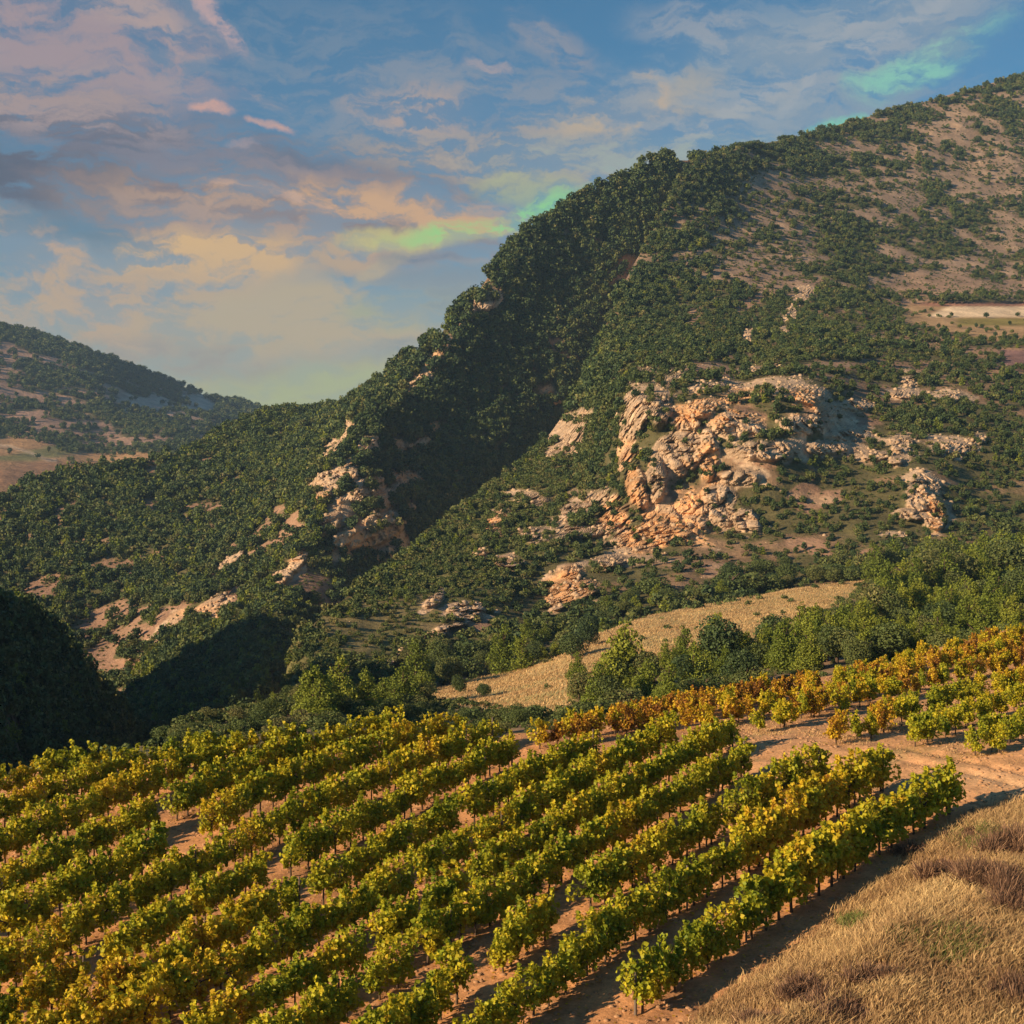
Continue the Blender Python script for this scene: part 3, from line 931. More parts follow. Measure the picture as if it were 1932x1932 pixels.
def leaf_quads(g, centers, size, outward=None, ob=0.0, aspect=1.0):
    """one slightly folded leaf (two triangles sharing a rib -> quad) at each centre"""
    n = len(centers)
    s = size * (0.6 + 0.8 * g.random(n))[:, None]
    Rm = rand_rot(g, n)
    a = Rm[:, :, 0]
    b = Rm[:, :, 1]
    if outward is not None and ob > 0:
        nn = np.cross(a, b)
        nn = nn * (1 - ob) + outward * ob
        nn /= np.linalg.norm(nn, axis=1, keepdims=True) + 1e-9
        a = a - nn * (a * nn).sum(1, keepdims=True)
        a /= np.linalg.norm(a, axis=1, keepdims=True) + 1e-9
        b = np.cross(nn, a)
    nrm = np.cross(a, b)
    v = np.stack([centers - a * s * 0.5 * aspect, centers - b * s * 0.42 + nrm * s * 0.08, centers + a * s * 0.55 * aspect, centers + b * s * 0.42 + nrm * s * 0.08], 1)
    V = v.reshape(-1, 3)
    Fq = np.arange(n * 4).reshape(n, 4)
    return V, Fq


def lumpy_points(g, n, lumps, fill=0.35):
    """points near the surface of a set of ellipsoids (cx,cy,cz,rx,ry,rz)"""
    L = np.array(lumps)
    w = (L[:, 3] * L[:, 4]) ** 1.0
    k = g.choice(len(L), size=n, p=w / w.sum())
    d = g.normal(size=(n, 3))
    d /= np.linalg.norm(d, axis=1, keepdims=True)
    r = 1 - fill * g.random(n) ** 1.6
    p = L[k, :3] + d * L[k, 3:] * r[:, None]
    return p, d


def tube(path, radii, k=6):
    """tapering tube along a list of points"""
    path = np.array(path, float)
    V = []
    for i, p in enumerate(path):
        t = path[min(i + 1, len(path) - 1)] - path[max(i - 1, 0)]
        t /= np.linalg.norm(t)
        a = np.cross(t, [0.3, 0.9, 0.1])
        a /= np.linalg.norm(a)
        b = np.cross(t, a)
        for j in range(k):
            an = 2 * math.pi * j / k
            V.append(p + (a * math.cos(an) + b * math.sin(an)) * radii[i])
    Fq = []
    for i in range(len(path) - 1):
        for j in range(k):
            Fq.append((i * k + j, i * k + (j + 1) % k, (i + 1) * k + (j + 1) % k, (i + 1) * k + j))
    return np.array(V), np.array(Fq)


def join(parts):
    V, Fq, o = [], [], 0
    for v, f in parts:
        V.append(v)
        Fq.append(f + o)
        o += len(v)
    return np.concatenate(V), np.concatenate(Fq)


def make_crown(g, kind, n, leaf):
    lumps = []
    if kind == 'round':          # unit: height ~1 (z 0..1), radius ~0.5
        for _ in range(g.integers(6, 10)):
            a, r = g.random() * 6.28, 0.27 * math.sqrt(g.random())
            s = 0.17 + 0.13 * g.random()
            lumps.append((r * math.cos(a), r * math.sin(a), 0.30 + 0.42 * g.random(), s * 1.1, s * 1.1, s))
        lumps.append((0, 0, 0.45, 0.36, 0.36, 0.33))
    elif kind == 'low':
        for _ in range(g.integers(5, 9)):
            a, r = g.random() * 6.28, 0.36 * math.sqrt(g.random())
            s = 0.14 + 0.12 * g.random()
            lumps.append((r * math.cos(a), r * math.sin(a), 0.12 + 0.28 * g.random(), s * 1.25, s * 1.25, s))
    else:                        # pine: irregular cone of boughs
        z = 0.10
        while z < 0.96:
            rr = 0.33 * (1 - z) ** 0.7 + 0.03
            m = 1 if z > 0.85 else g.integers(2, 5)
            for _ in range(m):
                a = g.random() * 6.28
                s = rr * (0.45 + 0.3 * g.random())
                lumps.append((rr * 0.62 * math.cos(a), rr * 0.62 * math.sin(a), z, s, s, s * 0.75))
            lumps.append((0, 0, z, rr * 0.5, rr * 0.5, 0.08))
            z += 0.085 + 0.04 * g.random()
    p, d = lumpy_points(g, n, lumps)
    return leaf_quads(g, p, leaf, d, 0.45)


def make_trunk(g, h=0.5, r=0.035, limbs=3):
    parts = [tube([(0, 0, -0.06), (0.01, 0.0, h * 0.4), (0.02 * g.normal(), 0.02 * g.normal(), h)], [r * 1.3, r, r * 0.45], 6)]
    for i in range(limbs):
        a = g.random() * 6.28
        z = h * (0.45 + 0.35 * g.random())
        parts.append(tube([(0, 0, z), (0.1 * math.cos(a), 0.1 * math.sin(a), z + 0.1), (0.2 * math.cos(a), 0.2 * math.sin(a), z + 0.2)], [r * 0.5, r * 0.35, r * 0.15], 5))
    return join(parts)


def near_tree_meshes(kind, count, n, leaf, mat, seed):
    out = []
    for i in range(count):
        g = np.random.default_rng(seed + i)
        V, Fq = make_crown(g, kind, n, leaf)
        cm = fast_mesh('crown', V, Fq, [mat])
        tV, tF = make_trunk(g, 0.8 if kind == 'pine' else 0.45, 0.022 if kind == 'pine' else 0.035)
        tm = fast_mesh('trunk', tV, tF, [M_bark], smooth=True)
        out.append((cm, tm))
    return out


def hill_tree_mesh(kind, n, leaf, mat, seed):
    g = np.random.default_rng(seed)
    V, Fq = make_crown(g, kind, n, leaf)
    tV, tF = make_trunk(g, 0.22 if kind == 'low' else 0.55, 0.03, 0)
    A, B = join([(V, Fq), (tV, tF)])
    fm = np.concatenate([np.zeros(len(Fq)), np.ones(len(tF))]).astype(int)
    return fast_mesh('hill_tree', A, B, [mat, M_bark], fm)


hill_meshes = [hill_tree_mesh('round', 230, 0.16, M_oak, 300 + i) for i in range(5)] + \
              [hill_tree_mesh('low', 170, 0.17, M_scrub, 320 + i) for i in range(4)] + \
              [hill_tree_mesh('pine', 230, 0.13, M_pine, 340 + i) for i in range(3)]
# source shapes for the instanced far woods (kept out of the scene itself)
src = bpy.data.collections.new('tree_shapes')
for i, me in enumerate(hill_meshes):
    o = bpy.data.objects.new('tree_shape_%02d' % i, me)
    src.objects.link(o)


def gn_scatter(name, pts, scale, rot, idx, label):
    me = bpy.data.meshes.new(name)
    me.vertices.add(len(pts))
    me.vertices.foreach_set('co', pts.astype(np.float32).ravel())
    for an, typ, data, key in (('s', 'FLOAT_VECTOR', scale, 'vector'), ('r', 'FLOAT_VECTOR', rot, 'vector'), ('idx', 'INT', idx, 'value')):
        at = me.attributes.new(an, typ, 'POINT')
        at.data.foreach_set(key, np.asarray(data, dtype=(np.int32 if typ == 'INT' else np.float32)).ravel())
    o = add_obj(name, me, kind='stuff', label=label)
    ng = bpy.data.node_groups.new(name, 'GeometryNodeTree')
    ng.interface.new_socket('Geometry', in_out='INPUT', socket_type='NodeSocketGeometry')
    ng.interface.new_socket('Geometry', in_out='OUTPUT', socket_type='NodeSocketGeometry')
    N, L = ng.nodes, ng.links
    gi, go = N.new('NodeGroupInput'), N.new('NodeGroupOutput')
    ci = N.new('GeometryNodeCollectionInfo')
    ci.inputs[0].default_value = src
    ci.inputs['Separate Children'].default_value = True
    ci.inputs['Reset Children'].default_value = True
    ip = N.new('GeometryNodeInstanceOnPoints')
    ip.inputs['Pick Instance'].default_value = True
    def attr(nm, dt):
        a = N.new('GeometryNodeInputNamedAttribute')
        a.data_type = dt
        a.inputs['Name'].default_value = nm
        return a.outputs['Attribute']
    er = N.new('FunctionNodeEulerToRotation')
    L.new(attr('r', 'FLOAT_VECTOR'), er.inputs[0])
    L.new(gi.outputs[0], ip.inputs['Points'])
    L.new(ci.outputs[0], ip.inputs['Instance'])
    L.new(attr('idx', 'INT'), ip.inputs['Instance Index'])
    L.new(er.outputs[0], ip.inputs['Rotation'])
    L.new(attr('s', 'FLOAT_VECTOR'), ip.inputs['Scale'])
    L.new(ip.outputs[0], go.inputs[0])
    md = o.modifiers.new('scatter', 'NODES')
    md.node_group = ng
    return o


def scatter_woods(name, layer, n, size_fn, kinds, seed, label, take=0, take_box=None, **kw):
    """n trees as one mass; the 'take' nearest in view become separate trees (returned)"""
    g = np.random.default_rng(seed)
    pt, px, py, rk = layer.scatter(n, seed, **kw)
    sz = size_fn(pt, px, py, g)
    kidx = kinds(pt, px, py, g)
    keep = np.ones(n, bool)
    solo = []
    if take:
        inside = take_box(px, py)
        order = np.argsort(np.where(inside, -sz / pt[:, 1], 9))[:take]
        keep[order] = False
        for i in order:
            solo.append((pt[i], sz[i], int(kidx[i]), px[i], py[i]))
    pt2 = pt[keep]
    m = len(pt2)
    s = np.repeat(sz[keep][:, None], 3, 1) * (0.85 + 0.3 * g.random((m, 3)))
    rot = np.stack([g.normal(0, 0.08, m), g.normal(0, 0.08, m), g.random(m) * 6.28], -1)
    gn_scatter(name, pt2, s, rot, kidx[keep], label)
    return solo


def kinds_mix(po, pl, pp):
    def f(pt, px, py, g):
        r = g.random(len(pt))
        return np.where(r < po, g.integers(0, 5, len(pt)), np.where(r < po + pl, g.integers(5, 9, len(pt)), g.integers(9, 12, len(pt))))
    return f


scatter_woods('far_woods', LA, 8500, lambda pt, px, py, g: 8 + 6 * g.random(len(pt)), kinds_mix(0.7, 0.3, 0.0), 1, 'dark woods dotted over the far mountain on the left', xmin=-700, xmax=800)


def sizeB(pt, px, py, g):
    d = sstep(px, 680, 760) * sstep(py, 1150, 950)
    return (4.4 + 4.6 * g.random(len(pt)) ** 1.5) * (1 + 0.25 * d)


def kindsB(pt, px, py, g):
    r = g.random(len(pt))
    left = px < 640
    return np.where(r < np.where(left, 0.45, 0.8), g.integers(0, 5, len(pt)), np.where(r < np.where(left, 0.8, 0.97), g.integers(5, 9, len(pt)), g.integers(9, 12, len(pt))))


scatter_woods('mountain_woods', LB, 20500, sizeB, kindsB, 2, 'evergreen oak woods covering the ridge and gully in the middle')
scatter_woods('shaded_woods', LD, 2600, lambda pt, px, py, g: 3 + 3 * g.random(len(pt)), kinds_mix(0.6, 0.3, 0.1), 3, 'woods in deep shade on the lower left hill', xmin=-500)


def SPUR(px, py):
    return sstep(px, 1180, 1020) * sstep(py, 800, 880) * sstep(py - np.interp(px, CX, CYC), 260, 160)


def sizeC(pt, px, py, g):
    n = len(pt)
    big = sstep(fbm(pt / 35.0, 2, 401), -0.1, 0.3)
    near = sstep(pt[:, 1], 700, 350)
    spur = SPUR(px, py)
    far = sstep(pt[:, 1], 850, 1200)
    return (3.0 + 4.6 * g.random(n) ** 1.8 + 2.6 * big * g.random(n)) * (1 - 0.12 * near) * (1 - 0.40 * spur) * (1 - 0.12 * far)


def kindsC(pt, px, py, g):
    r = g.random(len(pt))
    scr = np.maximum(sstep(pt[:, 1], 750, 400) * sstep(px, 1150, 1000), 1.4 * SPUR(px, py))
    return np.where(r < 0.62 - 0.4 * scr, g.integers(0, 5, len(pt)), np.where(r < 0.96, g.integers(5, 9, len(pt)), g.integers(9, 12, len(pt))))


soloC = scatter_woods('hillside_woods', LC, 21500, sizeC, kindsC, 4, 'oak scrub covering the sunlit hillside around the cliffs',
                      take=150, take_box=lambda px, py: (px > 545) & (px < 1925) & (py < 1250 - (px - 900) * 0.18) & (py < 1280))

# small scrub dotted over the open soil
_b, _c = LB.dens, LC.dens
fm = field_masks(LC.px, LC.py)
LB.dens = (1 - LB.rock * 0.8) * sstep(fbm(LB.P / 9.0, 2, 95), -0.3, 0.4)
LC.dens = (1 - LC.rock * 0.8) * (1 - np.clip(sum(fm), 0, 1)) * sstep(fbm(LC.P / 9.0, 2, 96), -0.3, 0.4)
small = lambda pt, px, py, g: 1.0 + 1.7 * g.random(len(pt)) ** 1.5
low = lambda pt, px, py, g: g.integers(5, 9, len(pt))
scatter_woods('ridge_scrub', LB, 12000, small, low, 11, 'small scrub dotted over the bare ground of the ridge')
scatter_woods('hillside_scrub', LC, 26000, small, low, 12, 'small scrub dotted over the bare ground of the hillside')
LB.dens, LC.dens = _b, _c

# individual bushes on the near foot of the hillside
CLIFFS = [((1330, 860), 'the orange cliffs'), ((1080, 1110), 'the small lower cliff'), ((1740, 940), 'the right hand rock pinnacle'), ((930, 1010), 'the pale outcrop on the spur'), ((1065, 820), 'the lone pale crag')]
for (p, s, k, px, py) in soloC:
    best = min(CLIFFS, key=lambda c: (c[0][0] - px) ** 2 + (c[0][1] - py) ** 2)
    kind = ('round oak', 'low scrub bush', 'small pine')[0 if k < 5 else (1 if k < 9 else 2)]
    rel = 'below' if py > best[0][1] else 'above'
    side = 'left' if px < best[0][0] else 'right'
    nm = ('oak_tree', 'scrub_bush', 'pine_tree')[0 if k < 5 else (1 if k < 9 else 2)]
    add_obj(nm, hill_meshes[k], None, p, random.random() * 6.28, s * 1.15,
            label='%s %s and %s of %s' % (kind, rel, side, best[1]),
            cat='bush' if k in (5, 6, 7, 8) else 'tree', group='%s %s and %s of %s' % (('oaks', 'scrub bushes', 'pines')[0 if k < 5 else (1 if k < 9 else 2)], rel, side, best[1]))

# ------------------------------------------------------------------ trees around the meadow
pines = near_tree_meshes('pine', 5, 4200, 0.036, M_pine, 500)
oaks = near_tree_meshes('round', 5, 4000, 0.042, M_scrub, 520)
darks = near_tree_meshes('round', 3, 4000, 0.042, M_oak, 540)
shrubs = near_tree_meshes('low', 4, 1700, 0.055, M_scrub, 560)
random.seed(5)
KIN = {'p': ('pine_tree', pines, 'tree'), 'o': ('oak_tree', oaks, 'tree'), 'd': ('oak_tree', darks, 'tree'), 's': ('shrub', shrubs, 'bush')}
used_labels = {}


def plant(layer, px, py, hpx, k, label, group=None, wide=1.0):
    p = layer.at(np.array([px]), np.array([py]))[0]
    h = hpx * p[1] / F
    if k == 's':
        h *= 1.7
    nm, lst, cat = KIN[k]
    cm, tm = lst[random.randrange(len(lst))]
    e = add_obj(nm, None, None, (p[0], p[1], p[2] - 0.05), random.random() * 6.28, (h * wide, h * wide, h), label, cat, group)
    e.empty_display_size = 0.1
    add_obj('crown', cm, e)
    add_obj('trunk', tm, e)
    return e


# (x, base y, height, kind, label)
named = [
    (515, 1352, 36, 'p', 'small bright pointed pine on the shrubby edge above the vineyard'),
    (1112, 1222, 42, 'd', 'dark round oak at the left tip of the dry meadow'),
    (1080, 1245, 52, 'd', 'dark oak beside the meadow tip, left of the round one'),
    (950, 1255, 80, 'p', 'bright yellow-green pointed pine left of the dry meadow'),
    (985, 1262, 58, 'p', 'second yellow-green pine right of the brightest one'),
    (785, 1285, 84, 'p', 'tall yellow-green pine below the rocky outcrop on the spur'),
    (640, 1345, 92, 'p', 'tall light green pine on the lower left of the spur'),
    (590, 1362, 88, 'p', 'bushy light green pine nearest the shaded valley'),
    (690, 1340, 74, 'p', 'light green pine between the two tall spur pines'),
    (868, 1312, 30, 'o', 'small round oak standing alone on the meadow foot'),
    (912, 1316, 28, 'o', 'small oak right of the lone one on the meadow foot'),
    (850, 1275, 54, 'o', 'round green oak just above the meadow foot'),
    (800, 1330, 44, 'o', 'oak at the left end of the meadow foot'),
    (1175, 1302, 118, 'p', 'tallest pointed green pine in front of the meadow'),
    (1130, 1328, 74, 'p', 'light green pine left of the tallest pine'),
    (1092, 1325, 52, 'd', 'low dark tree at the left end of the belt before the meadow'),
    (1220, 1310, 66, 'p', 'mid green pine right of the tallest pine'),
    (1262, 1318, 66, 'p', 'yellow-green pine in the belt before the meadow'),
    (1290, 1250, 60, 'p', 'small pine crown against the dry meadow'),
    (1310, 1300, 78, 'p', 'light green pine in the middle of the belt'),
    (1362, 1270, 92, 'd', 'large dark round tree in the middle of the belt'),
    (1350, 1258, 86, 'p', 'pointed green pine rising behind the large dark tree'),
    (1395, 1290, 70, 'd', 'dark tree at the right foot of the large round one'),
    (1420, 1262, 60, 'o', 'green tree right of the large dark round tree'),
    (1455, 1215, 54, 'p', 'small pine against the meadow, right of its middle'),
    (1480, 1262, 86, 'p', 'light pine in the right half of the belt'),
    (1540, 1220, 70, 'p', 'pine below the right end of the meadow'),
    (1530, 1262, 74, 'p', 'light green pine right of the belt middle'),
]
for a in named:
    plant(LE, a[0], a[1], a[2] * 1.22, *a[3:])
for i in range(30):
    x = random.uniform(1075, 1470)
    y = np.interp(x, [1075, 1200, 1330, 1470], [1338, 1318, 1296, 1262]) - random.random() ** 1.3 * 55
    k = random.choice('pppod')
    nm = {'o': 'olive green oak', 'p': 'light green pine', 'd': 'dark green oak'}[k]
    half = 'left' if x < 1290 else 'right'
    plant(LE, x, y, random.uniform(44, 84), k, '%s in the belt below the dry meadow, %s half' % (nm, half), '%s trees in the belt below the meadow, %s half' % (nm, half), wide=1.1)
for i in range(18):
    x = random.uniform(880, 1040)
    y = random.uniform(1350, 1392)
    k = random.choice('sso')
    nm = 'low olive shrub' if k == 's' else 'small round oak'
    plant(LE, x, y, random.uniform(20, 38), k, nm + ' between the meadow foot and the vines', nm + 's between the meadow foot and the vines', wide=1.2)
for i in range(14):
    x = random.uniform(545, 800)
    y = np.interp(x, [545, 800], [1365, 1325]) + random.uniform(-14, 14)
    plant(LE, x, y, random.uniform(56, 92), 'p', 'light green pine standing above the vineyard\'s top edge', 'light green pines above the vineyard', wide=random.uniform(1.1, 1.4))
# belt of trees running up to the right, placed by hand in rows
zone = 0
LOC = [('behind the orange vines', 1700), ('up the slope at the right edge', 9999)]
belt = []
for (x0, x1, ylo, yhi, n, kk) in [(1430, 1932, 1262, 1232, 26, 'ppo'), (1500, 1940, 1228, 1190, 24, 'ppoo'), (1600, 1950, 1190, 1140, 22, 'ppo'), (1650, 1960, 1140, 1090, 20, 'pod'), (1640, 1960, 1100, 1062, 16, 'pd')]:
    for i in range(n):
        t = (i + 0.5 + random.uniform(-0.35, 0.35)) / n
        x = x0 + (x1 - x0) * t
        y = ylo + (yhi - ylo) * t + random.uniform(-8, 8)
        belt.append((x, y, random.uniform(52, 92), random.choice(kk + 'pp')))
ADJ = {'p': 'light green pine', 'o': 'olive green oak', 'd': 'dark green oak'}
rows_n = ['lowest', 'second', 'third', 'fourth', 'top']
for i, (x, y, h, k) in enumerate(belt):
    where = 'left' if x < 1650 else ('central' if x < 1800 else 'right')
    hi = 'low' if y > 1190 else ('high' if y < 1120 else 'midway')
    plant(LE if y > 1075 else LC, x, y, h, k, '%s %s in the wood above the orange vines, %s' % (ADJ[k], where, hi), 'trees of the wood above the orange vines: %s %s %s' % (ADJ[k], where, hi), wide=random.uniform(0.95, 1.2))
# shrubs: strip left of the vineyard top, edge of the spur and above the meadow
for i in range(58):
    x = random.uniform(300, 800)
    yt = np.interp(x, [300, 420, 530, 800], [1404, 1360, 1322, 1310])
    yb = np.interp(x, [300, 530, 800], [1425, 1400, 1378])
    y = random.uniform(yt, yb)
    k = random.choice('ssso')
    side = 'left' if x < 520 else 'right'
    plant(LE, x, y, random.uniform(18, 34) if k == 's' else random.uniform(24, 44), k, ('low olive shrub' if k == 's' else 'small round oak') + ' behind the vineyard, %s half' % side,
          ('low shrubs' if k == 's' else 'small oaks') + ' behind the vineyard, %s half' % side, wide=1.2)
for i in range(64):
    x = random.uniform(560, 1120)
    yb = np.interp(x, [560, 800, 1000, 1120], [1345, 1290, 1262, 1215])
    y = yb - random.random() ** 1.5 * 60
    k = random.choice('oopds')
    side = 'left' if x < 780 else 'right'
    nm = {'s': 'low olive shrub', 'o': 'olive green oak', 'p': 'light green pine', 'd': 'dark green oak'}[k]
    plant(LC, x, y, random.uniform(26, 52), k, '%s at the foot of the sunlit spur, %s part' % (nm, side), '%s trees at the spur foot, %s part' % (nm, side), wide=1.15)
for i in range(46):
    x = random.uniform(1120, 1660)
    yb = np.interp(x, [1120, 1200, 1330, 1450, 1660], [1196, 1168, 1136, 1116, 1092])
    y = yb - 2 - random.random() ** 1.6 * 40
    k = random.choice('oodps')
    side = 'left' if x < 1390 else 'right'
    nm = {'s': 'low olive shrub', 'o': 'olive green oak', 'p': 'light green pine', 'd': 'dark green oak'}[k]
    plant(LC, x, y, random.uniform(22, 44), k, '%s along the meadow\'s upper edge, %s half' % (nm, side), '%s above the meadow, %s half' % (nm, side), wide=1.25)
for i in range(16):
    x = random.uniform(1000, 1420)
    y = np.interp(x, [1000, 1100, 1250, 1420], [1385, 1352, 1322, 1285]) + random.uniform(-6, 4)
    plant(LE, x, y, random.uniform(24, 40), 's', 'low dark shrub on the edge between the belt and the red vines', 'shrubs between the belt and the red vines', wide=1.2)
# loose ground scrub in the same strip (nobody could count it)
LE.dens = LE.dens * (LE.py > LE.yc[None] + 2)
scatter_woods('ground_scrub', LE, 6800, lambda pt, px, py, g: 0.8 + 1.6 * g.random(len(pt)) ** 1.5, lambda pt, px, py, g: g.integers(5, 9, len(pt)), 6, 'low scrub and weeds between the trees around the meadow')

# ------------------------------------------------------------------ vines
def vine_leaf_mesh(seed, n=430, red=False):
    g = np.random.default_rng(seed)
    lumps = []
    for _ in range(11):
        lumps.append((g.uniform(-0.55, 0.55), g.uniform(-0.42, 0.42), g.uniform(0.58, 1.66), g.uniform(0.24, 0.4), g.uniform(0.24, 0.4), g.uniform(0.24, 0.42)))
    p, d = lumpy_points(g, int(n * 0.72), lumps, 0.5)
    sh, shd = [], []
    for _ in range(7):     # upright and hanging shoots
        x, y = g.uniform(-0.6, 0.6), g.uniform(-0.25, 0.25)
        up = g.random() < 0.6
        z0 = g.uniform(1.45, 1.7) if up else g.uniform(0.7, 1.0)
        L = g.uniform(0.3, 0.6) * (1 if up else -0.9)
        sx, sy = g.normal(0, 0.12), g.normal(0, 0.14) + (0 if up else 0.15 * np.sign(y))
        m = int(n * 0.04)
        t = g.random(m)
        sh.append(np.stack([x + sx * t + g.normal(0, 0.05, m), y + sy * t + g.normal(0, 0.05, m), z0 + L * t], -1))
        shd.append(np.tile([0, 0, 1.0], (m, 1)))
    p = np.concatenate([p] + sh)
    d = np.concatenate([d] + shd)
    p[:, 2] = np.maximum(p[:, 2], 0.35)
    # leaf of six corners: broad, lobed outline folded along the rib
    N = len(p)
    s = 0.140 * (0.65 + 0.7 * g.random(N))[:, None]
    Rm = rand_rot(g, N)
    a, b = Rm[:, :, 0], Rm[:, :, 1]
    nn = np.cross(a, b) * 0.55 + d * 0.45
    nn /= np.linalg.norm(nn, axis=1, keepdims=True) + 1e-9
    a = a - nn * (a * nn).sum(1, keepdims=True)
    a /= np.linalg.norm(a, axis=1, keepdims=True) + 1e-9
    b = np.cross(nn, a)
    up = nn * s * 0.14
    tip, base = p + a * s * 0.62, p - a * s * 0.38
    l1, l2 = p + b * s * 0.5 - a * s * 0.15 + up, p + b * s * 0.34 + a * s * 0.28 + up
    r1, r2 = p - b * s * 0.5 - a * s * 0.15 + up, p - b * s * 0.34 + a * s * 0.28 + up
    V = np.stack([base, l1, l2, tip, r2, r1], 1).reshape(-1, 3)
    i = np.arange(N)[:, None] * 6
    Fq = np.concatenate([i + np.array([[0, 1, 2, 3]]), i + np.array([[0, 3, 4, 5]])], 0)
    return V, Fq


def vine_trunk(seed):
    g = np.random.default_rng(seed)
    parts = [tube([(0, 0, -0.15), (g.normal(0, 0.03), g.normal(0, 0.03), 0.3), (g.normal(0, 0.04), g.normal(0, 0.03), 0.62), (g.normal(0, 0.05), 0, 0.92)], [0.06, 0.045, 0.038, 0.045], 6)]
    for sgn in (-1, 1):
        parts.append(tube([(0, 0, 0.88), (sgn * 0.25, g.normal(0, 0.03), 1.02), (sgn * 0.55, g.normal(0, 0.04), 1.08)], [0.035, 0.026, 0.015], 5))
    for _ in range(6):
        x = g.uniform(-0.5, 0.5)
        parts.append(tube([(x, 0, 1.04), (x + g.normal(0, 0.08), g.normal(0, 0.1), 1.35), (x + g.normal(0, 0.12), g.normal(0, 0.16), 1.7)], [0.012, 0.009, 0.005], 4))
    return join(parts)


NV = 10
vine_geo = [vine_leaf_mesh(700 + i, n=[860, 950, 760, 900, 1000, 840, 720, 920, 880, 820][i]) for i in range(NV)]
zero = lambda V: {'tint': ('FLOAT', 'POINT', np.zeros(len(V), np.float32))}
vine_me = [fast_mesh('vine_foliage', V, Fq, [M_vine], attrs=zero(V)) for V, Fq in vine_geo]
trunk_geo = [vine_trunk(800 + i) for i in range(5)]
trunk_me = [fast_mesh('vine_trunk', V, Fq, [M_bark], smooth=True) for V, Fq in trunk_geo]

ROWS = [
    [(1205, 1842), (1330, 1762), (1490, 1660), (1640, 1565), (1788, 1482)],
    [(700, 2075), (890, 1935), (976, 1868), (1078, 1799), (1162, 1728), (1258, 1674), (1400, 1595), (1540, 1510), (1662, 1442)],
    [(620, 2010), (790, 1890), (850, 1832), (956, 1762), (1044, 1700), (1146, 1640), (1258, 1580), (1400, 1508), (1540, 1438)],
    [(480, 1975), (655, 1858), (729, 1808), (807, 1752), (942, 1676), (1078, 1598), (1258, 1497), (1400, 1420)],
    [(250, 2010), (423, 1912), (508, 1864), (654, 1784), (800, 1696), (942, 1610), (1100, 1520), (1258, 1432), (1378, 1368)],
    [(60, 2000), (217, 1917), (305, 1866), (423, 1820), (508, 1774), (654, 1707), (800, 1620), (960, 1535), (1110, 1452), (1262, 1372)],
    [(-100, 2010), (85, 1920), (237, 1845), (372, 1776), (508, 1700), (654, 1630), (800, 1555), (960, 1472), (1115, 1396)],
    [(-150, 1975), (0, 1897), (135, 1826), (271, 1750), (406, 1672), (520, 1612), (654, 1550), (800, 1478), (962, 1402)],
    [(-150, 1895), (0, 1817), (169, 1718), (271, 1664), (406, 1600), (520, 1545), (654, 1485), (800, 1420), (925, 1372)],
    [(-150, 1815), (0, 1738), (135, 1664), (288, 1594), (406, 1530), (520, 1476), (654, 1424), (780, 1382), (860, 1362)],
    [(-150, 1732), (0, 1662), (135, 1596), (288, 1522), (406, 1468), (520, 1424), (654, 1384), (740, 1364)],
    [(-150, 1650), (0, 1585), (120, 1535), (237, 1483), (350, 1438), (460, 1408), (560, 1390)],
    [(-150, 1572), (0, 1520), (120, 1478), (237, 1440), (330, 1418), (400, 1410)],
    [(-150, 1505), (0, 1468), (100, 1444), (190, 1428)],
]
URROWS = [
    [(1842, 1384), (1920, 1352), (2010, 1318)],
    [(1715, 1366), (1800, 1338), (1900, 1308), (2010, 1272)],
    [(1582, 1358), (1700, 1324), (1850, 1284), (2010, 1240)],
    [(1440, 1340), (1600, 1304), (1800, 1256), (2010, 1208)],
    [(1310, 1340), (1500, 1304), (1700, 1254), (1850, 1220), (2010, 1184)],
    [(1160, 1350), (1350, 1316), (1550, 1274), (1750, 1226), (1932, 1182)],
    [(1030, 1374), (1150, 1346), (1300, 1314), (1450, 1286)],
]
UCAN = 1.28   # height of the canopy's middle above ground


def ground_v(px, py):
    return LV.at(np.array([px]), np.array([py]))[0]


def canopy_to_ground(px, py):
    """ground point whose canopy middle is seen at (px,py)"""
    gy = py + 40
    for _ in range(12):
        p = ground_v(px, gy)
        top = HY - (p[2] + UCAN) / p[1] * F
        gy += (py - top)
    return ground_v(px, gy)


ORD = ['first', 'second', 'third', 'fourth', 'fifth', 'sixth', 'seventh', 'eighth', 'ninth', 'tenth', 'eleventh', 'twelfth', 'thirteenth', 'fourteenth', 'fifteenth', 'sixteenth', 'seventeenth', 'eighteenth', 'nineteenth', 'twentieth']


def ordinal(n):
    if n < 20:
        return ORD[n]
    tens = {2: 'twenty', 3: 'thirty', 4: 'forty', 5: 'fifty', 6: 'sixty'}
    t, u = divmod(n + 1, 10)
    return {2: 'twentieth', 3: 'thirtieth', 4: 'fortieth', 5: 'fiftieth', 6: 'sixtieth'}[t] if u == 0 else tens[t] + '-' + ORD[u - 1]


GAPS = {2: [(862, 936), (1086, 1100)], 3: [(675, 705), (752, 786)], 4: [(662, 700)], 7: [(515, 535)], 9: [(302, 388)], 10: [(300, 330)], 6: [(560, 590)]}
for _r in ROWS[6:]:      # the rows run on beyond the left edge of the frame
    (xa, ya), (xb, yb) = _r[0], _r[1]
    _r.insert(0, (-460, ya + (ya - yb) / (xb - xa) * (xa + 460) * 0.9))
for _r in URROWS[:6]:    # and beyond the right edge
    (xa, ya), (xb, yb) = _r[-2], _r[-1]
    _r.append((2330, yb + (yb - ya) / (xb - xa) * (2330 - xb)))
vines = []
g = np.random.default_rng(99)


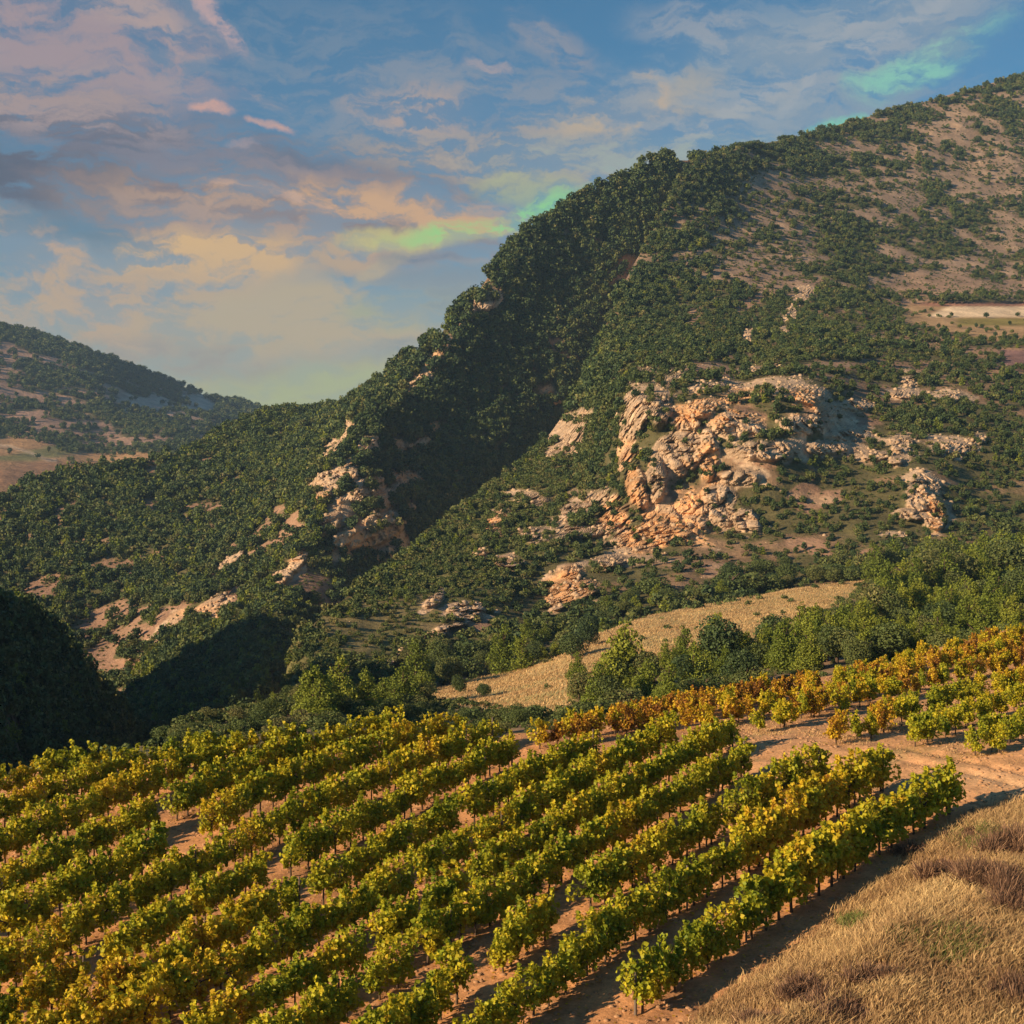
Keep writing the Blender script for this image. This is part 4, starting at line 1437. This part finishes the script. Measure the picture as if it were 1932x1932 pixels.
def walk(row, ri, upper):
    G = np.array([canopy_to_ground(x, y) for x, y in row])
    seg = np.linalg.norm(np.diff(G, axis=0), axis=1)
    cum = np.concatenate([[0], np.cumsum(seg)])
    L = cum[-1]
    # count from the track end for the main rows, from the near end for the upper ones
    sp = 0.98
    n = int(L / sp)
    for k in range(n + 1):
        d = (L - k * sp) if not upper else k * sp
        d += g.normal(0, 0.06)
        d = min(max(d, 0), L)
        p = np.array([np.interp(d, cum, G[:, i]) for i in range(3)])
        if upper:
            p[:2] += g.normal(0, 0.48, 2)
        j = min(max(np.searchsorted(cum, d) - 1, 0), len(seg) - 1)
        dirv = G[j + 1] - G[j]
        px = HX + p[0] / p[1] * F
        gy = HY - p[2] / p[1] * F
        q = ground_v(px, gy)
        p[2] = q[2]
        cy = HY - (p[2] + UCAN) / p[1] * F
        if not upper and any(a < px < b for a, b in GAPS.get(ri, [])):
            continue
        if g.random() < 0.025 and not (ri == 0):
            continue
        vines.append(dict(p=p, ang=math.atan2(dirv[1], dirv[0]), ri=ri, k=k, up=upper, px=px, py=cy, size=1.0 / p[1]))


for i, r in enumerate(ROWS):
    walk(r, i, False)
for i, r in enumerate(URROWS):
    walk(r, i, True)

YEL = [(1530, 1540, 90), (1480, 1610, 70), (300, 1900, 160), (100, 1860, 150), (430, 1830, 80), (800, 1400, 90), (480, 1600, 70), (1180, 1570, 60), (230, 1500, 60), (60, 1480, 50), (1640, 1450, 40)]
for v in vines:
    t = 0.40 + g.normal(0, 0.07)
    for (x, y, r) in YEL:
        t += 0.22 * math.exp(-((v['px'] - x) ** 2 + (v['py'] - y) ** 2) / (r * r))
    if v['up']:
        t = (0.86 if g.random() < 0.55 else 0.42) + g.normal(0, 0.10)
        if v['px'] > 1700 and v['py'] > 1290:
            t = 0.36 + g.normal(0, 0.08)
        elif v['px'] < 1500 or v['py'] < 1240:
            t = (0.95 if g.random() < 0.6 else 0.55) + g.normal(0, 0.08)
    v['t'] = float(np.clip(t, 0.05, 1.1))
    v['m'] = int(g.integers(0, NV))
    v['sc'] = float(g.uniform(0.80, 1.05)) * ((0.86 if v['ri'] > 1 else 0.78) if v['up'] else (1.08 if v['ri'] > 8 else 1.02)) * (1.2 if (v['px'] > 1400 and v['ri'] < 3 and not v['up']) else 1.0)
    v['flip'] = math.pi if g.random() < 0.5 else 0.0
    inview = -40 < v['px'] < 1972 and v['py'] < 1990
    v['rank'] = v['size'] if inview else 0

order = sorted(range(len(vines)), key=lambda i: -vines[i]['rank'])
solo = set(order[:300])
print('vines', len(vines))


def row_words(v):
    if v['up']:
        return 'the %s row of the upper plot, counted from the track' % ORD[v['ri']]
    if v['ri'] == 0:
        return 'the row beside the grassy bank'
    return 'the %s row from the grassy bank' % ORD[v['ri']]


def tone(t):
    return 'green' if t < 0.30 else ('yellow-green' if t < 0.44 else ('golden' if t < 0.62 else ('orange' if t < 0.8 else 'rusty red')))


for i in sorted(solo):
    v = vines[i]
    end = 'near end' if v['up'] else 'track end'
    e = add_obj('grape_vine', None, None, v['p'], v['ang'] + v['flip'], v['sc'],
                ('%s vine, %s from the near end, %s row beyond the track' % (tone(v['t']), ordinal(v['k']), ORD[v['ri']])) if v['up'] else ('%s vine, %s from the track in the %s row above the grassy bank' % (tone(v['t']), ordinal(v['k']), ORD[v['ri']])), 'grapevine', 'grapevines in rows')
    e.empty_display_size = 0.1
    f = add_obj('foliage', vine_me[v['m']], e)
    f.color = (v['t'], v['t'], v['t'], 1)
    add_obj('trunk', trunk_me[v['m'] % 5], e)


def merge_vines(name, lst, geo, mats, label, tint, smooth=False):
    Vs, Fs, Ts, o = [], [], [], 0
    for v in lst:
        V, Fq = geo(v)
        a = v['ang'] + v['flip']
        c, s = math.cos(a), math.sin(a)
        W = V * v['sc']
        W = np.stack([W[:, 0] * c - W[:, 1] * s, W[:, 0] * s + W[:, 1] * c, W[:, 2]], -1) + v['p']
        Vs.append(W)
        Fs.append(Fq + o)
        Ts.append(np.full(len(W), v['t'], np.float32))
        o += len(W)
    V = np.concatenate(Vs)
    me = fast_mesh(name, V, np.concatenate(Fs), mats, smooth=smooth, attrs={'tint': ('FLOAT', 'POINT', np.concatenate(Ts))})
    ob = add_obj(name, me, kind='stuff', label=label)
    ob.color = (0, 0, 0, 1)
    return ob


rest = [v for i, v in enumerate(vines) if i not in solo]


def vgeo(v):
    a, b = vine_geo[v['m']], trunk_geo[v['m'] % 5]
    return join([a, b])


def rest_mats(lst):
    out = []
    for v in lst:
        out.append(np.zeros(len(vine_geo[v['m']][1]), int))
        out.append(np.ones(len(trunk_geo[v['m'] % 5][1]), int))
    return np.concatenate(out)


def build_rest(name, lst, label):
    ob = merge_vines(name, lst, vgeo, [M_vine, M_bark], label, None)
    ob.data.polygons.foreach_set('material_index', rest_mats(lst).astype(np.int32))


build_rest('distant_vines', rest, 'farther rows of yellow-green and orange vines running together at the back')

# row end posts
pm = None
pg = tube([(0, 0, -0.3), (0, 0, 1.0), (0.01, 0, 2.0)], [0.055, 0.05, 0.045], 8)
cap = (np.array([(0.05, 0.05, 2.0), (-0.05, 0.05, 2.0), (-0.05, -0.05, 2.0), (0.05, -0.05, 2.0), (0.03, 0.03, 2.05), (-0.03, 0.03, 2.05), (-0.03, -0.03, 2.05), (0.03, -0.03, 2.05)]), np.array([(0, 1, 5, 4), (1, 2, 6, 5), (2, 3, 7, 6), (3, 0, 4, 7), (4, 5, 6, 7)]))
post_me = fast_mesh('vine_post', *join([pg, cap]), [M_post])
for ri, r in list(enumerate(ROWS))[:9]:
    for which, (x, y) in (('track', r[-1]), ('near', r[0])):
        if not (0 < x < 1932 and y < 1900):
            continue
        p = canopy_to_ground(x + (4 if which == 'track' else -6), y)
        add_obj('vine_post', post_me, None, p, 0.3, (1, 1, 0.9), 'grey wooden post at the %s end of %s' % (which, row_words(dict(up=False, ri=ri))), 'post', 'posts at the ends of the vine rows')

npost = {}
for v in vines:
    if not v['up'] and v['ri'] < 9 and v['k'] % 7 == 3 and 0 < v['px'] < 1932 and v['py'] < 1890:
        q = v['p'] + np.array([math.cos(v['ang']), math.sin(v['ang']), 0]) * 0.49
        k = npost[v['ri']] = npost.get(v['ri'], 0) + 1
        add_obj('vine_post', post_me, None, q, v['ang'], (0.75, 0.75, 0.86), 'thin grey post, %s from the track inside the %s row above the bank' % (ORD[k - 1], ORD[v['ri']]), 'post', 'thin posts inside the vine rows')

# ------------------------------------------------------------------ clods and stones between the rows
def ico(sub=1):
    import bmesh
    bm = bmesh.new()
    bmesh.ops.create_icosphere(bm, subdivisions=sub, radius=1.0)
    V = np.array([v.co[:] for v in bm.verts])
    Fq = np.array([[v.index for v in f.verts] for f in bm.faces])
    bm.free()
    return V, Fq


IV, IF = ico(1)


def merged_rocks(name, pts, sizes, mat, label, seed, flat=0.6):
    g = np.random.default_rng(seed)
    n = len(pts)
    k = len(IV)
    Rm = rand_rot(g, n)
    base = IV[None] * (0.75 + 0.5 * g.random((n, k, 1)))
    W = np.einsum('nij,nkj->nki', Rm, base) * sizes[:, None, None] * np.array([1, 1, flat]) + pts[:, None]
    Fq = (IF[None] + (np.arange(n) * k)[:, None, None]).reshape(-1, 3)
    me = fast_mesh(name, W.reshape(-1, 3), Fq, [mat])
    return add_obj(name, me, kind='stuff', label=label)


LV.dens = ((LV.py - np.interp(LV.px, VX, VYC)) > 4) * (1 - LV.rock) * 1.0
pt, px, py, _ = LV.scatter(32000, 41, xmin=-400, xmax=2300, scale_y=0.6)
merged_rocks('soil_clods', pt, 0.02 + 0.13 * np.random.default_rng(1).random(len(pt)) ** 3, M_clod, 'clods and small stones on the orange soil between the vines', 2)
# fallen leaves under the rows
gl = np.random.default_rng(77)
vp = np.array([v['p'] for v in vines])
k = gl.integers(0, len(vp), 22000)
fp = vp[k] + np.concatenate([gl.normal(0, 0.55, (len(k), 2)), np.zeros((len(k), 1))], 1)
fp[:, 2] += 0.05 + 0.08 * (fp[:, 0] - vp[k, 0]) + 0.10 * (fp[:, 1] - vp[k, 1])
lv_, lf_ = leaf_quads(gl, fp, 0.11, np.tile([0, 0, 1.0], (len(k), 1)), 0.85)
lo = add_obj('fallen_leaves', fast_mesh('fallen_leaves', lv_, lf_, [M_vine], attrs={'tint': ('FLOAT', 'POINT', np.full(len(lv_), 0.85, np.float32))}), kind='stuff', label='fallen yellow and brown leaves on the soil under the vines')
lo.color = (0, 0, 0, 1)
# boulders at the cliffs and on the rocky spine
LC2 = LC.dens.copy()
LC.dens = LC.rock * (LC.py > 400) + 0.01
pt, px, py, _ = LC.scatter(3200, 42)
merged_rocks('scattered_rocks', pt, 0.25 + 0.9 * np.random.default_rng(3).random(len(pt)) ** 3, M_rock, 'loose limestone rocks around the cliffs', 4, 0.9)
LB.dens = LB.rock + 0.003
pt, px, py, _ = LB.scatter(1800, 43)
merged_rocks('ridge_rocks', pt, 0.4 + 1.4 * np.random.default_rng(5).random(len(pt)) ** 3, M_rock, 'loose pale rocks along the rocky ridge', 6, 0.9)

# ------------------------------------------------------------------ dry grass on the bank
def blades(name, pts, h, w, mat, label, seed, lean=(0.35, 0.1), tint=None, spread=0.45, kind='stuff', parent=None):
    g = np.random.default_rng(seed)
    n = len(pts)
    a = g.random(n) * math.pi
    side = np.stack([np.cos(a), np.sin(a), np.zeros(n)], -1) * (w * (0.6 + 0.8 * g.random(n)))[:, None] * 0.5
    hh = h * (0.5 + 0.8 * g.random(n))
    ln = np.stack([g.normal(lean[0], spread, n), g.normal(lean[1], spread, n), np.zeros(n)], -1) * hh[:, None]
    b0, b1 = pts - side, pts + side
    mid = pts + ln * 0.35 + np.array([0, 0, 1]) * (hh * 0.6)[:, None]
    top = pts + ln + np.array([0, 0, 1]) * (hh * 0.95)[:, None]
    V = np.stack([b0, b1, mid + side * 0.8, mid - side * 0.8, top + side * 0.25, top - side * 0.25], 1).reshape(-1, 3)
    i = np.arange(n)[:, None] * 6
    Fq = np.concatenate([i + np.array([[0, 1, 2, 3]]), i + np.array([[3, 2, 4, 5]])], 0)
    t = np.zeros(n) if tint is None else tint
    me = fast_mesh(name, V, Fq, [mat], attrs={'tint': ('FLOAT', 'POINT', np.repeat(t, 6).astype(np.float32))})
    ob = add_obj(name, me, parent, kind=kind, label=label)
    ob.color = (0, 0, 0, 1)
    return ob


bankd = sstep(LV.py - bank_edge(LV.px), -4, 40)
LV.dens = bankd
pt, px, py, _ = LV.scatter(215000, 51, xmin=1150, xmax=2500)
BR = [(1850, 1665, 60), (1905, 1605, 50), (1780, 1650, 46), (1915, 1715, 50), (1720, 1610, 34), (1820, 1580, 34), (1530, 1875, 62), (1440, 1925, 56), (1650, 1850, 44), (1600, 1910, 50), (1925, 1880, 48)]
kp = blobs_mask(px, py, [(a, b, r, r * 0.5) for a, b, r in BR]) + 0.5 * fbm(pt / 0.8, 2, 50) < 0.25
pt, px, py = pt[kp], px[kp], py[kp]
tn = 0.45 + 0.6 * fbm(pt / 2.2, 3, 52) - 0.5 * sstep(fbm(pt / 4.0, 3, 49), 0.0, 0.25)
blades('dry_grass', pt, 0.34 + 0.2 * fbm(pt / 3.0, 2, 58), 0.028, M_drygrass, 'long dry straw-coloured grass covering the bank at lower right', 53, tint=np.clip(tn, 0, 1))
# greener patches
cen = [(1790, 1800, 70), (1600, 1745, 30), (1840, 1590, 60), (1700, 1790, 30)]
m = np.zeros(len(pt), bool)
for cx, cy, r in cen:
    m |= ((px - cx) / r) ** 2 + ((py - cy) / (r * 0.45)) ** 2 < g.random(len(pt)) * 1.2
blades('green_grass', pt[m] + np.array([0.03, 0.02, 0]), 0.36, 0.03, M_greengrass, 'green grass patches among the dry grass on the bank', 54)
# sparse dry weeds on the headland and in the rows
LV.dens = ((LV.py - np.interp(LV.px, VX, VYC)) > 4) * (1 - bankd) * np.clip(sstep(fbm(LV.P / 3.0, 3, 56), 0.1, 0.5) + 0.04, 0, 1) * (0.25 + 2.0 * sstep(LV.px, 1250, 1450) * sstep(LV.py, 1480, 1430))
pt, px, py, _ = LV.scatter(16000, 55, xmin=-60, xmax=2000)
blades('headland_weeds', pt, 0.12, 0.03, M_drygrass, 'sparse dry weeds on the bare soil around the vines', 57, tint=np.full(len(pt), 0.45), spread=0.6)
# meadow grass
LE.dens = LE.rock * 1.0
pt, px, py, _ = LE.scatter(50000, 61, xmin=760, xmax=1700)
blades('meadow_grass', pt, 0.35, 0.13, M_drygrass, 'dry golden grass of the meadow before the mountain', 62, tint=0.38 + 0.45 * fbm(pt / 9.0, 3, 63), spread=0.5)


def brush_bush(px, py, rad, h, n, seed, label):
    h *= 1.35
    g = np.random.default_rng(seed)
    c = ground_v(px, py)
    e = add_obj('dry_bush', None, None, c, 0, 1, label, 'bush', 'dead brown bushes on the grassy bank')
    e.empty_display_size = 0.1
    m = 7
    ca = g.random(m) * 6.28
    cr = rad * 0.85 * np.sqrt(g.random(m))
    cen = np.stack([cr * np.cos(ca), cr * np.sin(ca) * 0.8, np.zeros(m)], -1)
    hk = h * g.uniform(0.45, 1.0, m)
    k = g.integers(0, m, n)
    o = g.normal(0, rad * 0.16, (n, 3)) * np.array([1, 1, 0])
    P = cen[k] + o
    P[:, 2] = g.random(n) * hk[k] * 0.45 - 0.1
    d = np.stack([o[:, 0] / rad * 2.4 + 0.25, o[:, 1] / rad * 2.4, 0.6 + g.random(n)], -1) + g.normal(0, 0.45, (n, 3))
    d /= np.linalg.norm(d, axis=1, keepdims=True)
    L = (hk[k] * g.uniform(0.2, 0.7, n))[:, None]
    side = np.cross(d, g.normal(size=(n, 3)))
    side = side / np.linalg.norm(side, axis=1, keepdims=True) * 0.012
    T = P + d * L
    V = np.stack([P - side, P + side, T + side * 0.4, T - side * 0.4], 1).reshape(-1, 3)
    me = fast_mesh('twigs', V, np.arange(4 * n).reshape(n, 4), [M_brush])
    add_obj('twigs', me, e)
    parts = []
    for i in range(m):
        b = cen[i]
        parts.append(tube([(0, 0, -0.15), (b[0] * 0.5, b[1] * 0.5, hk[i] * 0.1), (b[0], b[1], hk[i] * 0.7)], [0.03, 0.02, 0.006], 5))
    add_obj('stems', fast_mesh('stems', *join(parts), [M_bark]), e)


for i, (x, y, r_, h_, n, lb) in enumerate([
    (1850, 1665, 1.6, 0.9, 4200, 'largest dead brown bush on the bank, near the right edge'),
    (1905, 1605, 1.4, 0.9, 3400, 'brown bush against the right edge above the largest one'),
    (1780, 1650, 1.2, 0.7, 2600, 'brown bush just left of the largest one'),
    (1915, 1715, 1.3, 0.8, 2800, 'brown bush below the largest one at the right edge'),
    (1720, 1610, 0.9, 0.5, 1200, 'small brown bush at the shaded upper edge of the bank'),
    (1820, 1580, 0.9, 0.5, 1100, 'small brown bush behind the largest one, beside the track'),
    (1530, 1875, 1.4, 0.6, 2600, 'low brown bush near the bottom of the bank, right of its lower tip'),
    (1440, 1925, 1.2, 0.6, 2000, 'low brown bush on the bottom edge of the picture'),
    (1650, 1850, 1.0, 0.5, 1500, 'small brown bush in the middle of the lower bank'),
    (1600, 1910, 1.1, 0.5, 1500, 'low brown bush at the bottom edge, right of the middle one'),
    (1925, 1880, 1.1, 0.6, 1700, 'brown bush in the lower right corner'),
]):
    brush_bush(x, y, r_, h_, n, 900 + i, lb)

# ------------------------------------------------------------------ haze
HAZE = True
if HAZE:
    x0, x1, y0, y1, z0, z1 = -3500, 3500, -600, 5500, -151.5, 800
    vs = [(x, y, z) for x in (x0, x1) for y in (y0, y1) for z in (z0, z1)]
    fs = [(0, 1, 3, 2), (4, 6, 7, 5), (0, 4, 5, 1), (2, 3, 7, 6), (0, 2, 6, 4), (1, 5, 7, 3)]
    hm = bpy.data.materials.new('haze')
    hm.use_nodes = True
    hm.node_tree.nodes.clear()
    nt = NT(hm.node_tree)
    o_ = nt.node('ShaderNodeOutputMaterial')
    pv = nt.node('ShaderNodeVolumePrincipled')
    pv.inputs['Color'].default_value = (0.42, 0.66, 1.0, 1)
    pv.inputs['Density'].default_value = 0.000065
    pv.inputs['Anisotropy'].default_value = 0.0
    nt.link(pv.outputs[0], o_.inputs['Volume'])
    add_obj('haze', fast_mesh('haze', vs, fs, [hm]), kind='stuff', label='thin blue evening haze filling the valley')

# ------------------------------------------------------------------ look-alikes are told apart by their order from the left
bpy.context.view_layer.update()
same = {}
for o in COL.objects:
    if o.parent is None and 'label' in o and 'kind' not in o:
        same.setdefault(o['label'], []).append(o)
for lb, lst in same.items():
    if len(lst) < 2:
        continue
    lst.sort(key=lambda o: o.location.x / o.location.y)
    for i, o in enumerate(lst):
        if i == 0:
            o['label'] = 'leftmost ' + lb
        elif i == len(lst) - 1:
            o['label'] = 'rightmost ' + lb
        else:
            o['label'] = '%s from left, %s' % (ordinal(i), lb)
